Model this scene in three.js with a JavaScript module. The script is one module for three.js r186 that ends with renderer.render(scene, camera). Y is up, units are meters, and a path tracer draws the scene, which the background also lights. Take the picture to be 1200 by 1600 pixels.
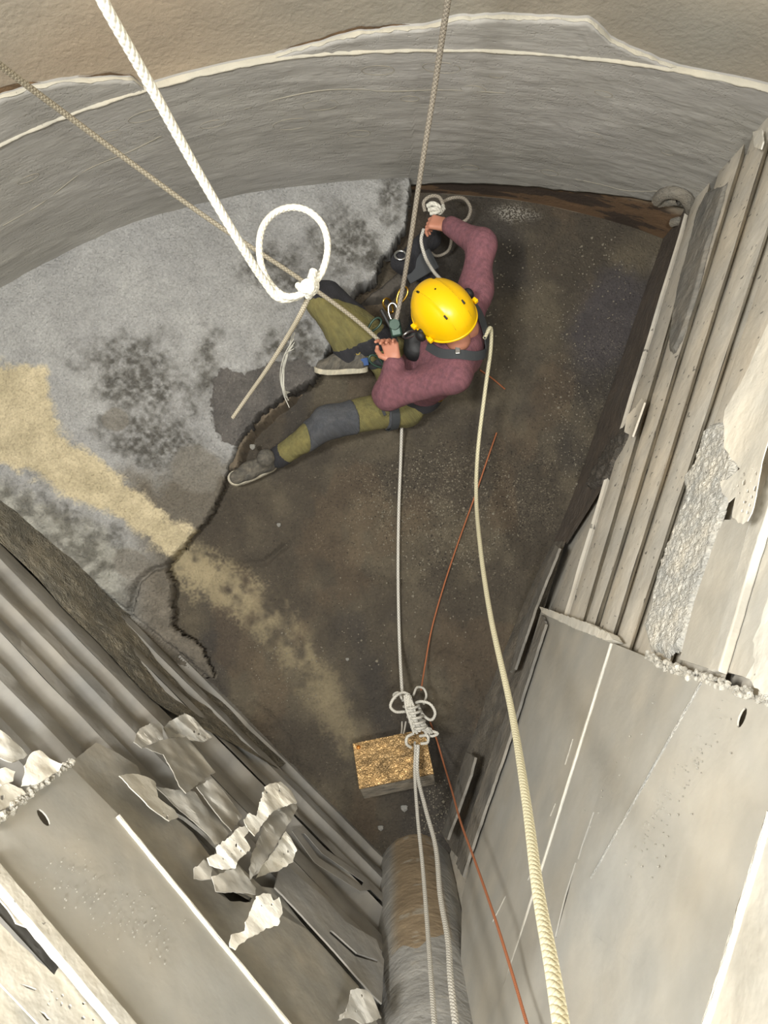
import * as THREE from 'three';
import { mergeGeometries, mergeVertices, toCreasedNormals } from 'three/addons/utils/BufferGeometryUtils.js';
import { RoundedBoxGeometry } from 'three/addons/geometries/RoundedBoxGeometry.js';
import { TessellateModifier } from 'three/addons/modifiers/TessellateModifier.js';
import { RectAreaLightUniformsLib } from 'three/addons/lights/RectAreaLightUniformsLib.js';

// ------------------------------------------------------------------ camera, lights, exposure
const scene = new THREE.Scene();
scene.background = new THREE.Color(0x000000);
const CAM_H = 4.14, FOCAL = 1202, TILT = Math.atan(50 / FOCAL);      // looking almost straight down
const camera = new THREE.PerspectiveCamera(2 * Math.atan(800 / FOCAL) * 180 / Math.PI, 0.75, 0.02, 40);
camera.up.set(0, 0, -1);
camera.position.set(0, CAM_H, 0);
camera.lookAt(0, CAM_H - Math.cos(TILT), -Math.sin(TILT));
const renderer = new THREE.WebGLRenderer({ antialias: true });
renderer.toneMapping = THREE.LinearToneMapping;
renderer.toneMappingExposure = 1.0;
renderer.shadowMap.enabled = true;
renderer.shadowMap.type = THREE.PCFSoftShadowMap;
RectAreaLightUniformsLib.init();
// a flood lamp and an added fill lamp hang out of the frame: [position, aimed at, width, depth, intensity]
const LAMPS = [[[-1.15, 4.95, -0.15], [0.4, 0.9, 0.1], 0.6, 0.45, 192], [[0.35, 5.7, 0.3], [-0.3, 0.6, -1.2], 0.5, 0.4, 200]];
const LAMP_COLOR = new THREE.Color(1.0, 0.985, 0.945);

// ------------------------------------------------------------------ small tools
let seed = 7;
const rnd = () => { seed = (seed * 1664525 + 1013904223) >>> 0; return seed / 4294967296; };
const rr = (a, b) => a + (b - a) * rnd();
const clamp = (x, a = 0, b = 1) => Math.min(b, Math.max(a, x));
const mix = (a, b, t) => a + (b - a) * t;
const smooth = (a, b, x) => { const t = clamp((x - a) / (b - a)); return t * t * (3 - 2 * t); };
function hash(x, y, z) {
  let h = (x * 374761393 + y * 668265263 + z * 2147483647) | 0;
  h = Math.imul(h ^ (h >>> 13), 1274126177); h ^= h >>> 16;
  return (h >>> 0) / 4294967296;
}
function noise(x, y, z = 0) {
  const xi = Math.floor(x), yi = Math.floor(y), zi = Math.floor(z);
  let fx = x - xi, fy = y - yi, fz = z - zi;
  fx = fx * fx * (3 - 2 * fx); fy = fy * fy * (3 - 2 * fy); fz = fz * fz * (3 - 2 * fz);
  const l = (k) => mix(mix(hash(xi, yi, k), hash(xi + 1, yi, k), fx), mix(hash(xi, yi + 1, k), hash(xi + 1, yi + 1, k), fx), fy);
  return z === 0 ? l(0) : mix(l(zi), l(zi + 1), fz);
}
function fbm(x, y, n = 4, z = 0) { let s = 0, a = 0.5, t = 0; for (let i = 0; i < n; i++) { s += a * noise(x + i * 17.3, y - i * 9.1, z); t += a; a *= 0.5; x *= 2.03; y *= 2.03; z *= 2.03; } return s / t; }
const V = (x, y, z) => new THREE.Vector3(x, y, z);
// sight line through a point of the photograph (1200 x 1600), and where it meets a level or an upright plane
const FW = V(0, -Math.cos(TILT), -Math.sin(TILT)), UP = V(0, Math.sin(TILT), -Math.cos(TILT));
const EYE = V(0, CAM_H, 0);
const ray = (px, py) => FW.clone().addScaledVector(V(1, 0, 0), (px - 600) / FOCAL).addScaledVector(UP, (800 - py) / FOCAL);
const P = (px, py, h = 0) => { const d = ray(px, py); return EYE.clone().addScaledVector(d, (h - CAM_H) / d.y); };
function toPix(x, y, z) { const d = V(x, y - CAM_H, z), w = d.dot(FW); return [600 + FOCAL * d.x / w, 800 - FOCAL * d.dot(UP) / w]; }
// a plane with its own axes: O origin, U and W in-plane axes, N the normal on the inside
function plane(O, U, W) { const N = U.clone().cross(W).normalize(); return { O, U, W, N }; }
function onPlane(pl, px, py, off = 0) {
  const d = ray(px, py), o = pl.O.clone().addScaledVector(pl.N, off);
  const t = o.sub(EYE).dot(pl.N) / d.dot(pl.N);
  const p = EYE.clone().addScaledVector(d, t).sub(pl.O);
  return [p.dot(pl.U), p.dot(pl.W)];
}
const planePt = (pl, u, v, w = 0) => pl.O.clone().addScaledVector(pl.U, u).addScaledVector(pl.W, v).addScaledVector(pl.N, w);

// ------------------------------------------------------------------ naming
const taken = {};
function numbered(n) { if (!(n in taken)) { taken[n] = 0; return n; } taken[n]++; return n + '_' + String(taken[n]).padStart(3, '0'); }
function shadow(o) { o.castShadow = true; o.receiveShadow = true; return o; }
function mesh(name, geo, mat, parent) { const m = shadow(new THREE.Mesh(Array.isArray(geo) ? merge(geo) : geo, mat)); m.name = parent ? name : numbered(name); (parent || scene).add(m); return m; }
function merge(list) { return mergeGeometries(list.map((g) => { const q = g.index ? g.toNonIndexed() : g; for (const k of Object.keys(q.attributes)) if (!['position', 'normal', 'uv'].includes(k)) q.deleteAttribute(k); return q; })); }
function tag(o, label, category, group) { o.userData.label = label; o.userData.category = category; if (group) o.userData.group = group; return o; }
function struct(o, label) { o.userData.kind = 'structure'; if (label) o.userData.label = label; return o; }
function thing(name, label, category, pos, group) { const g = new THREE.Group(); g.name = numbered(name); if (pos) g.position.copy(pos); scene.add(g); return tag(g, label, category, group); }

// ------------------------------------------------------------------ textures (colour and fine relief of materials)
function dataTex(w, h, fn, srgb = true) {
  const d = new Uint8Array(w * h * 4);
  for (let j = 0; j < h; j++) for (let i = 0; i < w; i++) { const c = fn(i / w, j / h, i, j), k = (j * w + i) * 4; d[k] = clamp(c[0], 0, 255); d[k + 1] = clamp(c[1], 0, 255); d[k + 2] = clamp(c[2], 0, 255); d[k + 3] = 255; }
  const t = new THREE.DataTexture(d, w, h); t.magFilter = THREE.LinearFilter; t.minFilter = THREE.LinearFilter; t.wrapS = t.wrapT = THREE.RepeatWrapping;
  if (srgb) t.colorSpace = THREE.SRGBColorSpace; t.needsUpdate = true; return t;
}
// tileable value noise
function tnoise(u, v, n, s) {
  const x = u * n, y = v * n, xi = Math.floor(x), yi = Math.floor(y); let fx = x - xi, fy = y - yi; fx = fx * fx * (3 - 2 * fx); fy = fy * fy * (3 - 2 * fy);
  const q = (a, b) => hash(((a % n) + n) % n, ((b % n) + n) % n, s);
  return mix(mix(q(xi, yi), q(xi + 1, yi), fx), mix(q(xi, yi + 1), q(xi + 1, yi + 1), fx), fy);
}
const tf = (u, v, n, k, s) => { let r = 0, a = 0.5, t = 0; for (let i = 0; i < k; i++) { r += a * tnoise(u, v, n, s + i); t += a; a *= 0.55; n *= 2; } return r / t; };
const grainBump = dataTex(512, 512, (u, v) => { const g = 255 * tf(u, v, 24, 5, 3); return [g, g, g]; }, false);
const lumpBump = dataTex(512, 512, (u, v) => { const g = 255 * clamp(0.6 * tf(u, v, 14, 4, 31) + 0.5 * Math.pow(tnoise(u, v, 70, 44), 3)); return [g, g, g]; }, false);
function tinted(base, amp, n, s, spots = 0) {
  return dataTex(512, 512, (u, v) => {
    const a = (tf(u, v, n, 5, s) - 0.5) * 2, b = (tf(u, v, 5, 3, s + 20) - 0.5) * 2, k = 1 + amp * a + amp * 0.7 * b;
    const sp = spots && tnoise(u, v, 64, s + 50) > 1 - spots ? 0.62 : 1;
    return [base[0] * k * sp, base[1] * k * sp * (1 - 0.02 * b), base[2] * k * sp * (1 - 0.05 * b)];
  });
}
function mat(o) { return new THREE.MeshStandardMaterial({ roughness: 0.9, metalness: 0, side: THREE.DoubleSide, ...o }); }
const rep = (t, x, y = x) => { const c = t.clone(); c.repeat.set(x, y); c.needsUpdate = true; return c; };
const tPanel = tinted([172, 169, 160], 0.06, 10, 61), tRib = tinted([200, 194, 181], 0.1, 9, 71, 0.07), tRibGrey = tinted([150, 148, 143], 0.11, 9, 81);
const tCrust = tinted([188, 186, 178], 0.2, 40, 91), tWhite = tinted([210, 206, 194], 0.07, 10, 101, 0.012);
const M = {
  panel: mat({ map: tPanel, bumpMap: grainBump, bumpScale: 0.001, roughness: 0.62 }),
  rib: mat({ map: tRib, bumpMap: grainBump, bumpScale: 0.003, roughness: 0.85 }),
  ribGrey: mat({ map: tRibGrey, bumpMap: grainBump, bumpScale: 0.003, roughness: 0.8 }),
  crust: mat({ map: rep(tCrust, 2), bumpMap: rep(lumpBump, 2), bumpScale: 0.006, roughness: 1 }),
  white: mat({ map: tWhite, bumpMap: grainBump, bumpScale: 0.004 }),
  plate: mat({ map: tinted([184, 180, 169], 0.07, 10, 111), bumpMap: grainBump, bumpScale: 0.003 }),
  sheet: mat({ map: rep(tinted([164, 160, 150], 0.09, 10, 66), 2), bumpMap: grainBump, bumpScale: 0.002, roughness: 0.7 }),
};

// ------------------------------------------------------------------ the sector-shaped chamber
const ROOF = 6.3;
function wallPlane(a, b) { const O = P(a[0], a[1], 0), Q = P(b[0], b[1], 0), U = Q.sub(O).normalize(), W = V(0, 1, 0); let N = V(-U.z, 0, U.x); if (N.dot(EYE.clone().sub(O).setY(0)) < 0) N.negate(); return { O, U, W, N }; }
const WR = wallPlane([722, 1290], [1056, 345]), WL = wallPlane([593, 1360], [0, 767]);
const CTR = V(0.172, 0, 1.766), RAD = 3.7;                      // axis and radius of the round outer shell
// sheet through rows of points on a wall: rows [{v: u => height, w}]
function sheetGeo(pl, u0, u1, nu, rows, wob = 0.002, sd = 1) {
  const pos = [], uv = [], idx = [], nr = rows.length;
  for (let i = 0; i <= nu; i++) {
    const u = mix(u0, u1, i / nu);
    for (let j = 0; j < nr; j++) {
      const v = typeof rows[j].v === 'function' ? rows[j].v(u) : rows[j].v;
      const p = planePt(pl, u, v, rows[j].w + wob * (fbm(u * 6 + sd, j * 3.7, 3) - 0.5) * 2);
      pos.push(p.x, p.y, p.z); uv.push(u, v + rows[j].w);
    }
  }
  for (let i = 0; i < nu; i++) for (let j = 0; j < nr - 1; j++) { const a = i * nr + j, b = a + nr; idx.push(a, b, a + 1, b, b + 1, a + 1); }
  const g = new THREE.BufferGeometry(); g.setAttribute('position', new THREE.Float32BufferAttribute(pos, 3)); g.setAttribute('uv', new THREE.Float32BufferAttribute(uv, 2)); g.setIndex(idx);
  return toCreasedNormals(g, 0.6);
}
function slabBehind(pl, u0, u1, v0, v1, w0, w1) {            // solid block standing on a wall plane
  const g = new THREE.BoxGeometry(u1 - u0, v1 - v0, Math.abs(w1 - w0));
  const m = new THREE.Matrix4().makeBasis(pl.U, pl.W, pl.U.clone().cross(pl.W)); g.applyMatrix4(m);
  const c = planePt(pl, (u0 + u1) / 2, (v0 + v1) / 2, (w0 + w1) / 2); g.translate(c.x, c.y, c.z); return g;
}
const wallRight = struct(mesh('wall_right', slabBehind(WR, -0.55, 3.95, -0.2, ROOF, -0.16, -0.005), M.rib), 'pale ribbed metal partition on the right');
const wallLeft = struct(mesh('wall_left', slabBehind(WL, -0.4, 3.9, -0.2, ROOF, -0.16, -0.005), M.ribGrey), 'grey ribbed metal partition on the left');
// ribs of the right wall (heights of the grooves near the outer shell), each rib its own sheet
const gR = [0.69, 0.985, 1.2, 1.44, 1.665, 2.03, 2.36, 2.7, 3.02, 3.3], sR = [-0.18, -0.2, -0.12, -0.1, -0.05, 0, 0, 0, 0, 0];
for (let i = 0; i < gR.length - 1; i++) {
  const lv = (k) => (u) => mix(gR[i], gR[i + 1], k) + mix(sR[i], sR[i + 1], k) * (u - 1.75) + 0.004 * (fbm(u * 3, i * 9, 3) - 0.5);
  const dn = (d) => (u) => lv(0)(u) - d;                       // the top of each rib folds steeply down into a gutter
  mesh('rib', sheetGeo(WR, -0.35, 3.72, 70, [{ v: lv(0), w: 0.056 }, { v: dn(0.04), w: 0.038 }, { v: dn(0.08), w: 0.018 }, { v: lv(0.1), w: 0.014 }, { v: lv(0.17), w: 0.016 }, { v: lv(0.19), w: 0.05 }, { v: lv(0.3), w: 0.058 }, { v: lv(0.66), w: 0.058 }, { v: lv(1), w: 0.056 }], 0.003, i * 5), M.rib, wallRight);
}
mesh('base_plate', sheetGeo(WR, -0.35, 3.72, 60, [{ v: 0, w: 0.012 }, { v: 0.3, w: 0.012 }, { v: (u) => 0.7 - 0.18 * (u - 1.75), w: 0.012 }, { v: (u) => 0.705 - 0.18 * (u - 1.75), w: 0.05 }, { v: (u) => 0.69 - 0.18 * (u - 1.75), w: 0.06 }], 0.004), M.rib, wallRight);
// ribs of the left wall
const gL = [-0.2, 0.04, 0.29, 0.54, 0.92, 1.17, 1.41, 1.65, 1.9, 2.15, 2.4, 2.65];
for (let i = 0; i < gL.length - 1; i++) {
  const lv = (k) => (u) => mix(gL[i], gL[i + 1], k) + 0.004 * (fbm(u * 3, i * 7 + 3, 3) - 0.5) + (i > 2 ? 0.03 * (1.6 - u) : 0);
  mesh('rib', sheetGeo(WL, -0.28, 3.72, 70, [{ v: lv(0), w: 0.07 }, { v: lv(0.14), w: 0.05 }, { v: lv(0.34), w: 0.012 }, { v: lv(0.4), w: 0.004 }, { v: lv(0.56), w: 0.004 }, { v: lv(0.6), w: 0.06 }, { v: lv(0.66), w: 0.07 }, { v: lv(1), w: 0.07 }], 0.0035, i * 3 + 40), M.ribGrey, wallLeft);
}
// round hub where the partitions meet
const hubTex = dataTex(512, 1024, (u, v) => {
  const h = v * 3, st = smooth(0.28, 0.36, u + 0.05 * (fbm(v * 6, u * 4, 3) - 0.5)) * (1 - smooth(0.66, 0.78, u + 0.06 * (fbm(v * 7, u * 3 + 5, 3) - 0.5))) * (h < 1.08 + 0.15 * (noise(u * 9, 3) - 0.5) ? 1 : 0);
  const n = fbm(u * 6, v * 60, 4), sc = smooth(0.6, 0.68, fbm(u * 5 + v * 3, v * 90, 4)) * smooth(0.45, 0.6, fbm(u * 14, v * 22 + 4, 3));
  const g = [156, 155, 151], b = [154, 137, 113], k = 0.86 + 0.28 * n;
  return [0, 1, 2].map((i) => mix(mix(g[i], b[i], st) * k, [176, 172, 162][i], sc * 0.6));
});
const hubGeo = new THREE.CylinderGeometry(0.205, 0.2, 3, 64, 120, true); hubGeo.translate(0.17, 1.5, 1.735);
{ const p = hubGeo.attributes.position; for (let i = 0; i < p.count; i++) { const x = p.getX(i) - 0.17, z = p.getZ(i) - 1.735, y = p.getY(i), r = 1 + 0.05 * (fbm(Math.atan2(z, x) * 2 + 9, y * 3, 4) - 0.5); p.setX(i, 0.17 + x * r); p.setZ(i, 1.735 + z * r); } hubGeo.computeVertexNormals(); }
hubTex.repeat.set(2.2, 1); hubTex.offset.set(0.38, 0);
const wallFront = struct(mesh('wall_front', hubGeo, mat({ map: hubTex, bumpMap: rep(grainBump, 2, 6), bumpScale: 0.004, roughness: 0.55 })), 'rounded grey hub with a brown stained strip between the partitions');
mesh('hub_upper', new THREE.CylinderGeometry(0.2, 0.2, ROOF - 3, 48, 1, true).translate(0.17, 3 + (ROOF - 3) / 2, 1.735), M.panel, wallFront);

// outer shell: substrate with rust at its foot, grey coating on top of it
const A0 = -0.98, A1 = 0.52;                                   // angle from north, clockwise
const shellPt = (a, h, r = RAD) => V(CTR.x + Math.sin(a) * r, h, CTR.z - Math.cos(a) * r);
const angOf = (px, py, r = RAD) => {                            // where a sight line meets the shell
  let lo = 0, hi = 4.1; const d = ray(px, py);
  let t = 0; const ox = -CTR.x, oz = -CTR.z, a = d.x * d.x + d.z * d.z, b = 2 * (ox * d.x + oz * d.z), c = ox * ox + oz * oz - r * r;
  t = (-b + Math.sqrt(b * b - 4 * a * c)) / (2 * a); const p = EYE.clone().addScaledVector(d, t);
  return [Math.atan2(p.x - CTR.x, -(p.z - CTR.z)), p.y];
};
function shellGrid(a0, a1, na, rows, rOf) {                     // rows: a => height
  const pos = [], uv = [], idx = [], nr = rows.length;
  for (let i = 0; i <= na; i++) { const a = mix(a0, a1, i / na); for (let j = 0; j < nr; j++) { const h = rows[j](a), p = shellPt(a, h, rOf(a, h, j)); pos.push(p.x, p.y, p.z); uv.push(a * RAD, h); } }
  for (let i = 0; i < na; i++) for (let j = 0; j < nr - 1; j++) { const q = i * nr + j, b = q + nr; idx.push(q, q + 1, b, b, q + 1, b + 1); }
  const g = new THREE.BufferGeometry(); g.setAttribute('position', new THREE.Float32BufferAttribute(pos, 3)); g.setAttribute('uv', new THREE.Float32BufferAttribute(uv, 2)); g.setIndex(idx); g.computeVertexNormals(); return g;
}
const tanTex = dataTex(1024, 1024, (u, v) => {
  const h = v * 3, n = tf(u, v, 12, 5, 5), m = tf(u, v, 4, 3, 15), s = tnoise(u, v, 256, 9);
  let c = [150, 141, 126].map((x, i) => x * (0.84 + 0.22 * n + 0.14 * m) * (1 + (0.1 * (m - 0.5)) * (1 - i)));
  const rust = 1 - smooth(0.26, 0.34, h + 0.1 * (n - 0.5));
  const rn = tf(u, (v * 3) % 1, 14, 5, 25), rc = rn > 0.5 ? [92, 72, 52] : [62, 50, 40];
  c = c.map((x, i) => mix(x, rc[i] * (0.75 + 0.6 * rn), rust));
  const line = Math.exp(-(((h - 1.52 - 0.06 * (m - 0.5)) / 0.03) ** 2)) * (n > 0.47 ? 1 : 0) * 0;
  if (s > 0.985 && !rust) c = c.map((x) => x * 1.2);
  return c.map((x) => x * (1 - line));
});
tanTex.repeat.set(0.25, 1 / 3);
const wallBack = struct(mesh('wall_back', shellGrid(A0, A1, 140, Array.from({ length: 50 }, (_, j) => () => -0.2 + 3.2 * j / 49), (a, h) => RAD + 0.004 * (fbm(a * 30, h * 9, 3) - 0.5) - (h < 0.27 ? 0.012 + 0.008 * (fbm(a * 12, h * 26, 4) - 0.5) : 0)), mat({ map: tanTex, bumpMap: rep(grainBump, 2.5), bumpScale: 0.003, roughness: 0.92 })), 'curved outer shell, tan above and rusty at its foot');
mesh('upper_shell', shellGrid(A0, A1, 60, [() => 2.98, () => ROOF], () => RAD), mat({ color: 0x9d917c, roughness: 0.9 }), wallBack);
mesh('shell_backing', shellGrid(A0, A1, 60, [() => -0.2, () => ROOF], () => RAD + 0.1), mat({ color: 0x6a6258 }), wallBack);
// the grey coating: top and bottom edges follow the torn outline
function edgeOf(list) { const q = list.map(([x, y]) => angOf(x, y)).sort((a, b) => a[0] - b[0]); return (a) => { if (a <= q[0][0]) return q[0][1]; for (let i = 1; i < q.length; i++) if (a <= q[i][0]) return mix(q[i - 1][1], q[i][1], (a - q[i - 1][0]) / (q[i][0] - q[i - 1][0])); return q[q.length - 1][1]; }; }
const ringH = edgeOf([[0, 215], [100, 172], [230, 130], [350, 98], [450, 80], [600, 70], [700, 68], [850, 75], [960, 85], [1080, 105], [1200, 130]]);
const topEdge0 = edgeOf([[0, 142], [50, 128], [120, 118], [205, 115], [219, 128], [228, 136], [300, 113], [420, 88], [432, 80], [500, 60], [540, 48], [600, 40], [660, 37], [700, 25], [750, 19], [850, 22], [918, 24], [935, 36], [955, 55], [985, 71], [1030, 89], [1062, 99], [1080, 104], [1200, 130]]);
const topEdge = (a) => Math.max(topEdge0(a) + 0.018 * (fbm(a * 70, 3, 4) - 0.5), ringH(a) + 0.004);
const botEdge0 = edgeOf([[640, 284], [760, 281], [860, 290], [960, 300], [1040, 312], [1090, 322], [1140, 322]]);
const botEdge = (a) => a < angOf(640, 284)[0] ? 0 : botEdge0(a) + 0.02 * (fbm(a * 40, 8, 4) - 0.5);
const coatTex = dataTex(2048, 1024, (u, v) => {
  const n = tf(u, v, 16, 5, 205), m = tf(u, v, 5, 3, 215), st = tf(u, v * 4 % 1, 24, 4, 225), s = tnoise(u, v, 300, 235);
  const k = 0.86 + 0.16 * n + 0.12 * m + 0.08 * (st - 0.5);
  let c = [152 * k, 150 * k, 145 * k + 4 * (m - 0.5)];
  if (s > 0.99) c = c.map((x) => x * 1.22);
  return c;
});
coatTex.repeat.set(0.3, 0.55);
const coatBump = dataTex(1024, 1024, (u, v) => { const st = tf(u, (v * 5) % 1, 20, 5, 305), sp = Math.pow(tnoise(u, v, 150, 315), 6), w = tf(u, v, 8, 3, 318); const g = 255 * clamp(0.55 * st + 0.3 * w + 0.5 * sp * (w > 0.5 ? 1 : 0.2)); return [g, g, g]; }, false);
coatBump.repeat.set(0.9, 0.9);
const COAT = 0.024, coatR = (a, h) => RAD - COAT - 0.006 * (fbm(a * 20, h * 16, 4) - 0.5) - 0.01 * Math.pow(fbm(a * 26, h * 90, 3), 3);
const nRow = 70, coatRows = [(a) => botEdge(a)];
for (let j = 0; j <= nRow; j++) coatRows.push((a) => mix(botEdge(a) + 0.004, topEdge(a) - 0.004, j / nRow));
coatRows.push((a) => topEdge(a));
const coat = mesh('coating', shellGrid(A0, A1, 420, coatRows, (a, h, j) => (j === 0 || j === coatRows.length - 1) ? RAD + 0.005 : coatR(a, h)), mat({ map: coatTex, bumpMap: coatBump, bumpScale: 0.0035, roughness: 0.75 }), wallBack);
coat.userData.label = 'grey crusted coating';
// pale broken rim along the top edge of the coating, and the weld bead
function band(fn, half, thick, a0, a1, n, mtl, name, jag = 0) {
  const pos = [], idx = [], uv = [];
  const prof = 6;
  for (let i = 0; i <= n; i++) {
    const a = mix(a0, a1, i / n), h = fn(a), s = 1 + jag * (fbm(a * 90, 2, 3) - 0.5) * 2;
    for (let k = 0; k <= prof; k++) { const t = Math.PI * k / prof, p = shellPt(a, h - Math.cos(t) * half * s, RAD - COAT + 0.012 - Math.sin(t) * thick * s); pos.push(p.x, p.y, p.z); uv.push(a * RAD, k * 0.01); }
  }
  for (let i = 0; i < n; i++) for (let k = 0; k < prof; k++) { const q = i * (prof + 1) + k, b = q + prof + 1; idx.push(q, q + 1, b, b, q + 1, b + 1); }
  const g = new THREE.BufferGeometry(); g.setAttribute('position', new THREE.Float32BufferAttribute(pos, 3)); g.setAttribute('uv', new THREE.Float32BufferAttribute(uv, 2)); g.setIndex(idx); g.computeVertexNormals();
  return mesh(name, g, mtl, wallBack);
}
const M_bead = mat({ map: tWhite, color: 0xd8d6d0, bumpMap: grainBump, bumpScale: 0.006 });
band(ringH, 0.009, 0.022, A0, A1, 260, M_bead, 'weld_bead', 0.25).userData.label = 'pale weld bead running around the shell';
band(topEdge, 0.002, 0.013, A0, angOf(224, 132)[0], 120, M_bead, 'broken_rim', 0.9);
band(topEdge, 0.002, 0.013, angOf(425, 88)[0], angOf(1062, 99)[0], 260, M_bead, 'broken_rim', 0.9);
const M_rust = mat({ map: rep(tinted([108, 86, 62], 0.3, 12, 131), 3), bumpMap: rep(grainBump, 3), bumpScale: 0.004 });
for (const [a0, a1, wd] of [[A0, angOf(62, 126)[0], 0.035], [angOf(120, 116)[0], angOf(215, 118)[0], 0.012], [angOf(440, 78)[0], angOf(640, 38)[0], 0.012]]) mesh('rust_stain', shellGrid(a0, a1, 80, [(a) => topEdge(a) - 0.004, (a) => topEdge(a) + wd * clamp(Math.min(a - a0 + (a0 === A0 ? 1 : 0), a1 - a) * 40) * (0.25 + 1.5 * fbm(a * 45, 6, 4))], () => RAD - 0.004), M_rust, wallBack);
// long raised cracks and blisters in the coating
function scar(pts, r) {
  const c = new THREE.CatmullRomCurve3(pts.map(([x, y]) => { const [a, h] = angOf(x, y); return shellPt(a, h, RAD - COAT - 0.002); }));
  return new THREE.TubeGeometry(c, pts.length * 8, r, 5);
}
const blisters = [];
for (const [x, y, l] of [[455, 85 + 100, 30], [165, 203, 22], [40, 271, 17], [500, 155, 28], [225, 172, 28], [690, 96, 30], [740, 130, 20], [590, 100, 26], [775, 108, 12], [735, 254, 14], [930, 203, 14], [860, 262, 14], [1045, 230, 10], [640, 145, 15], [945, 137, 14], [560, 200, 18], [330, 185, 20]]) {
  const pts = []; for (let k = 0; k <= 12; k++) { const t = k / 12 * Math.PI * 2; pts.push([x + Math.cos(t) * l, y + Math.sin(t) * l * 0.28 - Math.cos(t) * l * ((600 - x) / 1400)]); }
  blisters.push(scar(pts, 0.0016));
}
for (const l of [[[0, 345], [60, 310], [130, 258], [200, 228], [250, 203]], [[380, 161], [430, 146], [500, 132], [560, 130], [600, 133], [700, 131], [790, 136]], [[900, 272], [940, 280], [980, 290], [1040, 291]]]) blisters.push(scar(l, 0.0028));
mesh('raised_crack', blisters, mat({ map: tWhite, color: 0xa9a7a2 }), wallBack).userData.kind = 'stuff';

// roof
const roof = new THREE.Shape(); roof.moveTo(-4, -3); roof.lineTo(4, -3); roof.lineTo(4, 3); roof.lineTo(-4, 3);
struct(mesh('ceiling', new THREE.BoxGeometry(8, 0.1, 6.5).translate(0, ROOF + 0.05, -0.4), mat({ color: 0xa8a294 })), 'roof of the chamber');
for (const [[x, y, z], aim, w, d, power] of LAMPS) {  // the smaller lamp is an unseen fill, added to brighten the outer shell
  const g = thing('work_and_fill_lamp', x < 0 ? 'larger flood lamp tilted in from the left partition' : 'smaller added fill lamp hanging under the roof', 'lamp', V(x, y, z));
  const head = new THREE.Group(); head.name = 'lamp_head'; g.add(head); head.quaternion.setFromUnitVectors(V(0, -1, 0), V(...aim).sub(V(x, y, z)).normalize());
  const dark = mat({ color: 0x2b2b2b, roughness: 0.5 });
  mesh('housing', new RoundedBoxGeometry(w + 0.06, 0.08, d + 0.06, 2, 0.02).translate(0, 0.06, 0), dark, head);
  mesh('glass', new THREE.BoxGeometry(w, 0.01, d).translate(0, 0.012, 0), new THREE.MeshStandardMaterial({ color: 0xffffff, emissive: LAMP_COLOR, emissiveIntensity: 2 }), head);
  mesh('hanger', new THREE.CylinderGeometry(0.012, 0.012, ROOF - y - 0.08, 10).translate(0, 0.08 + (ROOF - y - 0.08) / 2, 0), dark, g);
  const L = new THREE.RectAreaLight(LAMP_COLOR, power, w, d); L.rotation.x = -Math.PI / 2; head.add(L);
}

// ------------------------------------------------------------------ floor and ash deposits
const segD = (x, y, a, b) => { const dx = b[0] - a[0], dy = b[1] - a[1], t = clamp(((x - a[0]) * dx + (y - a[1]) * dy) / (dx * dx + dy * dy + 1e-12)); return Math.hypot(x - a[0] - t * dx, y - a[1] - t * dy); };
function polySd(x, y, poly) {                                   // positive inside
  let d = 1e9, ins = false;
  for (let i = 0, j = poly.length - 1; i < poly.length; j = i++) {
    d = Math.min(d, segD(x, y, poly[i], poly[j]));
    if ((poly[i][1] > y) !== (poly[j][1] > y) && x < (poly[j][0] - poly[i][0]) * (y - poly[i][1]) / (poly[j][1] - poly[i][1]) + poly[i][0]) ins = !ins;
  }
  return ins ? d : -d;
}
const lineD = (x, y, pts) => { let d = 1e9; for (let i = 1; i < pts.length; i++) d = Math.min(d, segD(x, y, pts[i - 1], pts[i])); return d; };
const blob = (x, y, cx, cy, rx, ry = rx, rot = 0) => { const c = Math.cos(rot), s = Math.sin(rot), dx = x - cx, dy = y - cy; return Math.hypot((dx * c + dy * s) / rx, (-dx * s + dy * c) / ry); };
const lerp3 = (a, b, t) => [mix(a[0], b[0], t), mix(a[1], b[1], t), mix(a[2], b[2], t)];
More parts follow.
